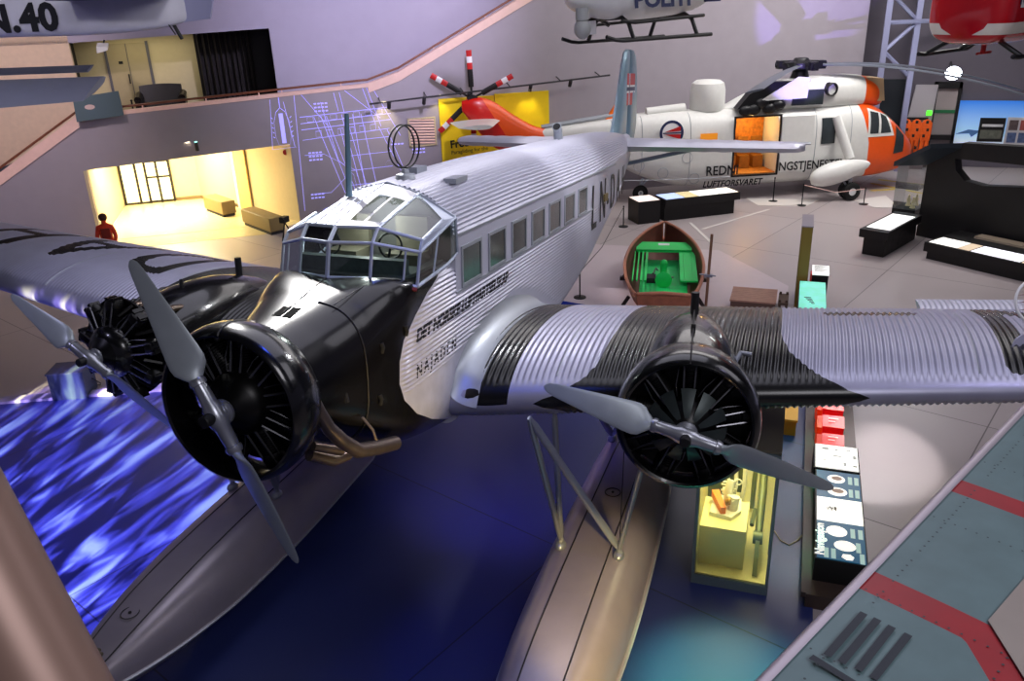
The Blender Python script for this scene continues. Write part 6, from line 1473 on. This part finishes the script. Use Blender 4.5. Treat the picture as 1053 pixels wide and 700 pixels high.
# ---- lamps of the hall
W3 = lambda s, y, z: tuple(WM @ Vector((s, y, z)))
light('AREA', (-24,3,13.2), (-24,3,0), 1350, (1,.95,.96), size=13, name='hall_lamp')
light('AREA', (-8,1,13.2), (-8,1,0), 750, (.85,.84,1), size=11, name='hall_lamp')
light('AREA', (-6,12,12.5), (-8,4,0), 420, (.92,.9,1), size=7, name='hall_lamp')
light('AREA', (6,9,12), (-1,2,3), 420, (.95,.93,1), size=4, name='hall_lamp')
# spots on the aeroplane
light('SPOT', (-6,8,13), (-9.5,.2,5.4), 5200, (.96,.96,1), .25, 20, .6, 'stage_spot')
light('SPOT', (-9.3,-6.2,12.5), (-2.2,0,5.3), 13000, (1,.98,.96), .25, 16, .5, 'stage_spot')
light('SPOT', (-14,7,12), (-5,.3,5.2), 2500, (.95,.95,1), .3, 34, .8, 'stage_spot')
light('SPOT', (-2,11,13), (-5,6,4), 500, (.6,.56,1), .4, 40, .8, 'stage_spot')
light('SPOT', (4,-9,13), (-4.5,-6.5,4), 1900, (.68,.66,1), .4, 40, .8, 'stage_spot')
# warm light in the entry and recess, case, cabin
light('AREA', W3(2.6,2.6,2.95), W3(3.0,2.4,0), 1250, (1,.87,.55), name='entry_lamp', sx=4, sy=4)
light('AREA', W3(2.2,3.0,6.75), W3(2.2,3.2,4), 40, (1,.9,.6), name='recess_lamp', sx=3, sy=1)
for s in (10.4,12.5,16.0): light('SPOT', W3(s,-.55,4.35), W3(s,.0,2.9), 95, (1,.86,.45), .06, 75, .7, 'wall_wash')
light('AREA', (-5.9,4.15,2.15), (-5.9,4.15,0), 85, (1,.86,.42), name='case_lamp', sx=2.2, sy=.7)
light('POINT', tuple(SM @ Vector((-3.5,-.3,2.7))), (0,0,0), 32, (1,.62,.2), .1, name='cabin_lamp')
# coloured floor lights
light('SPOT', (-4.0,.4,2.6), (-7.0,.7,0), 260, (.20,.16,1), .2, 110, 1, 'blue_flood')
light('SPOT', (-1,2,9), (-1.5,.8,0), 500, (.05,.12,1), .5, 50, 1, 'blue_flood')
light('SPOT', (-2.7,4.3,2.5), (-2.6,4.3,0), 1100, (.12,1,.34), .12, 62, .8, 'teal_flood')
light('SPOT', (-17,7.2,10.5), (-8.75,6.2,0), 5200, (1,.92,.92), .1, 10.5, .35, 'floor_spot')
light('SPOT', (.6,5.0,3.3), (-2.2,3.0,1.0), 1300, (1,.72,.24), .15, 34, .5, 'gold_spot')
light('SPOT', (-16,-6,10), (-16.5,2.6,0), 2500, (1,.93,.95), .2, 26, .5, 'floor_spot')
# lilac wash over the upper walls
light('SPOT', (-16,-2,12), W3(10.5,1.8,7.0), 8000, (.78,.72,1), .3, 60, 1, 'lilac_wash')
light('SPOT', (-19,4.5,1.6), W3(28.2,0,6.9), 9000, (.36,.26,1), .04, 19, .35, 'violet_spot')
light('SPOT', (-10,-14,12), W3(-3,1.8,4.5), 4200, (.95,.8,.85), .3, 60, 1, 'lilac_wash')
light('POINT', (-32.9,9.95,4.17), (0,0,0), 120, (.9,.95,1), .2, name='flood_point')
light('AREA', (-27,9,11), (-29.5,4.5,2), 900, (1,.97,.95), size=3, name='heli_lamp')
# ripple projection on the blue floor: a patterned spotlight
l = bpy.data.lights.new('ripple_projector', 'SPOT'); l.energy = 105000; l.color = (1,1,1); l.spot_size = R_(35); l.spot_blend = .35; l.shadow_soft_size = .02
o = bpy.data.objects.new('ripple_projector', l); C.objects.link(o); o.location = (6,-6,9)
d = Vector((-3.0,-6.9,0))-o.location; o.rotation_euler = d.to_track_quat('-Z','Y').to_euler()
l.use_nodes = True; nt = l.node_tree; N = nt.nodes; L = nt.links; em = N['Emission']
tc = N.new('ShaderNodeTexCoord'); mp = N.new('ShaderNodeMapping'); mp.inputs['Rotation'].default_value = (0,0,.12); mp.inputs['Scale'].default_value = (42,12,1)
dv = N.new('ShaderNodeVectorMath'); dv.operation = 'DIVIDE'; sx = N.new('ShaderNodeSeparateXYZ'); L.new(tc.outputs['Normal'], sx.inputs[0])
cb = N.new('ShaderNodeCombineXYZ'); [L.new(sx.outputs['Z'], cb.inputs[i]) for i in range(3)]
L.new(tc.outputs['Normal'], dv.inputs[0]); L.new(cb.outputs[0], dv.inputs[1]); L.new(dv.outputs[0], mp.inputs['Vector'])
n = N.new('ShaderNodeTexNoise'); n.inputs['Scale'].default_value = 1.0; n.inputs['Detail'].default_value = 2.5; n.inputs['Distortion'].default_value = .5; L.new(mp.outputs[0], n.inputs['Vector'])
cr = N.new('ShaderNodeValToRGB'); e = cr.color_ramp.elements; e[0].position = .44; e[0].color = (.006,.006,.05,1); e[1].position = .68; e[1].color = (1.7,1.6,1.05,1); e.new(.55).color = (.26,.20,.60,1); L.new(n.outputs['Fac'], cr.inputs[0])
L.new(cr.outputs[0], em.inputs['Color'])

light('POINT', tuple(PM @ Vector((-2.9,0,1.2))), (0,0,0), 22, (1,.97,.9), .1, name='cockpit_fill')  # unseen point light added to brighten the cockpit interior
light('SPOT', (-15,5.6,8), (-8,5.5,.4), 900, (1,.93,.9), .1, 24, .6, 'floor_spot')

for x in (-5.2,-6.9,-8.6): light('SPOT', (x,4.93,2.6), (x,4.93,0), 150, (.06,1,.45), .05, 26, .7, 'teal_flood')
light('SPOT', (2,-9,9), W3(-2.5,0,2.2), 900, (.3,.28,1), .1, 30, .6, 'lilac_wash')
light('SPOT', (2,-2,9.5), (-5,-6.8,7.4), 500, (.95,.93,1), .2, 40, .6, 'stage_spot')  # unseen spot added to brighten the hanging white aeroplane

light('SPOT', (1.2,4.8,2.0), (-1.7,.8,3.7), 1100, (1,.72,.28), .1, 26, .8, 'gold_spot')
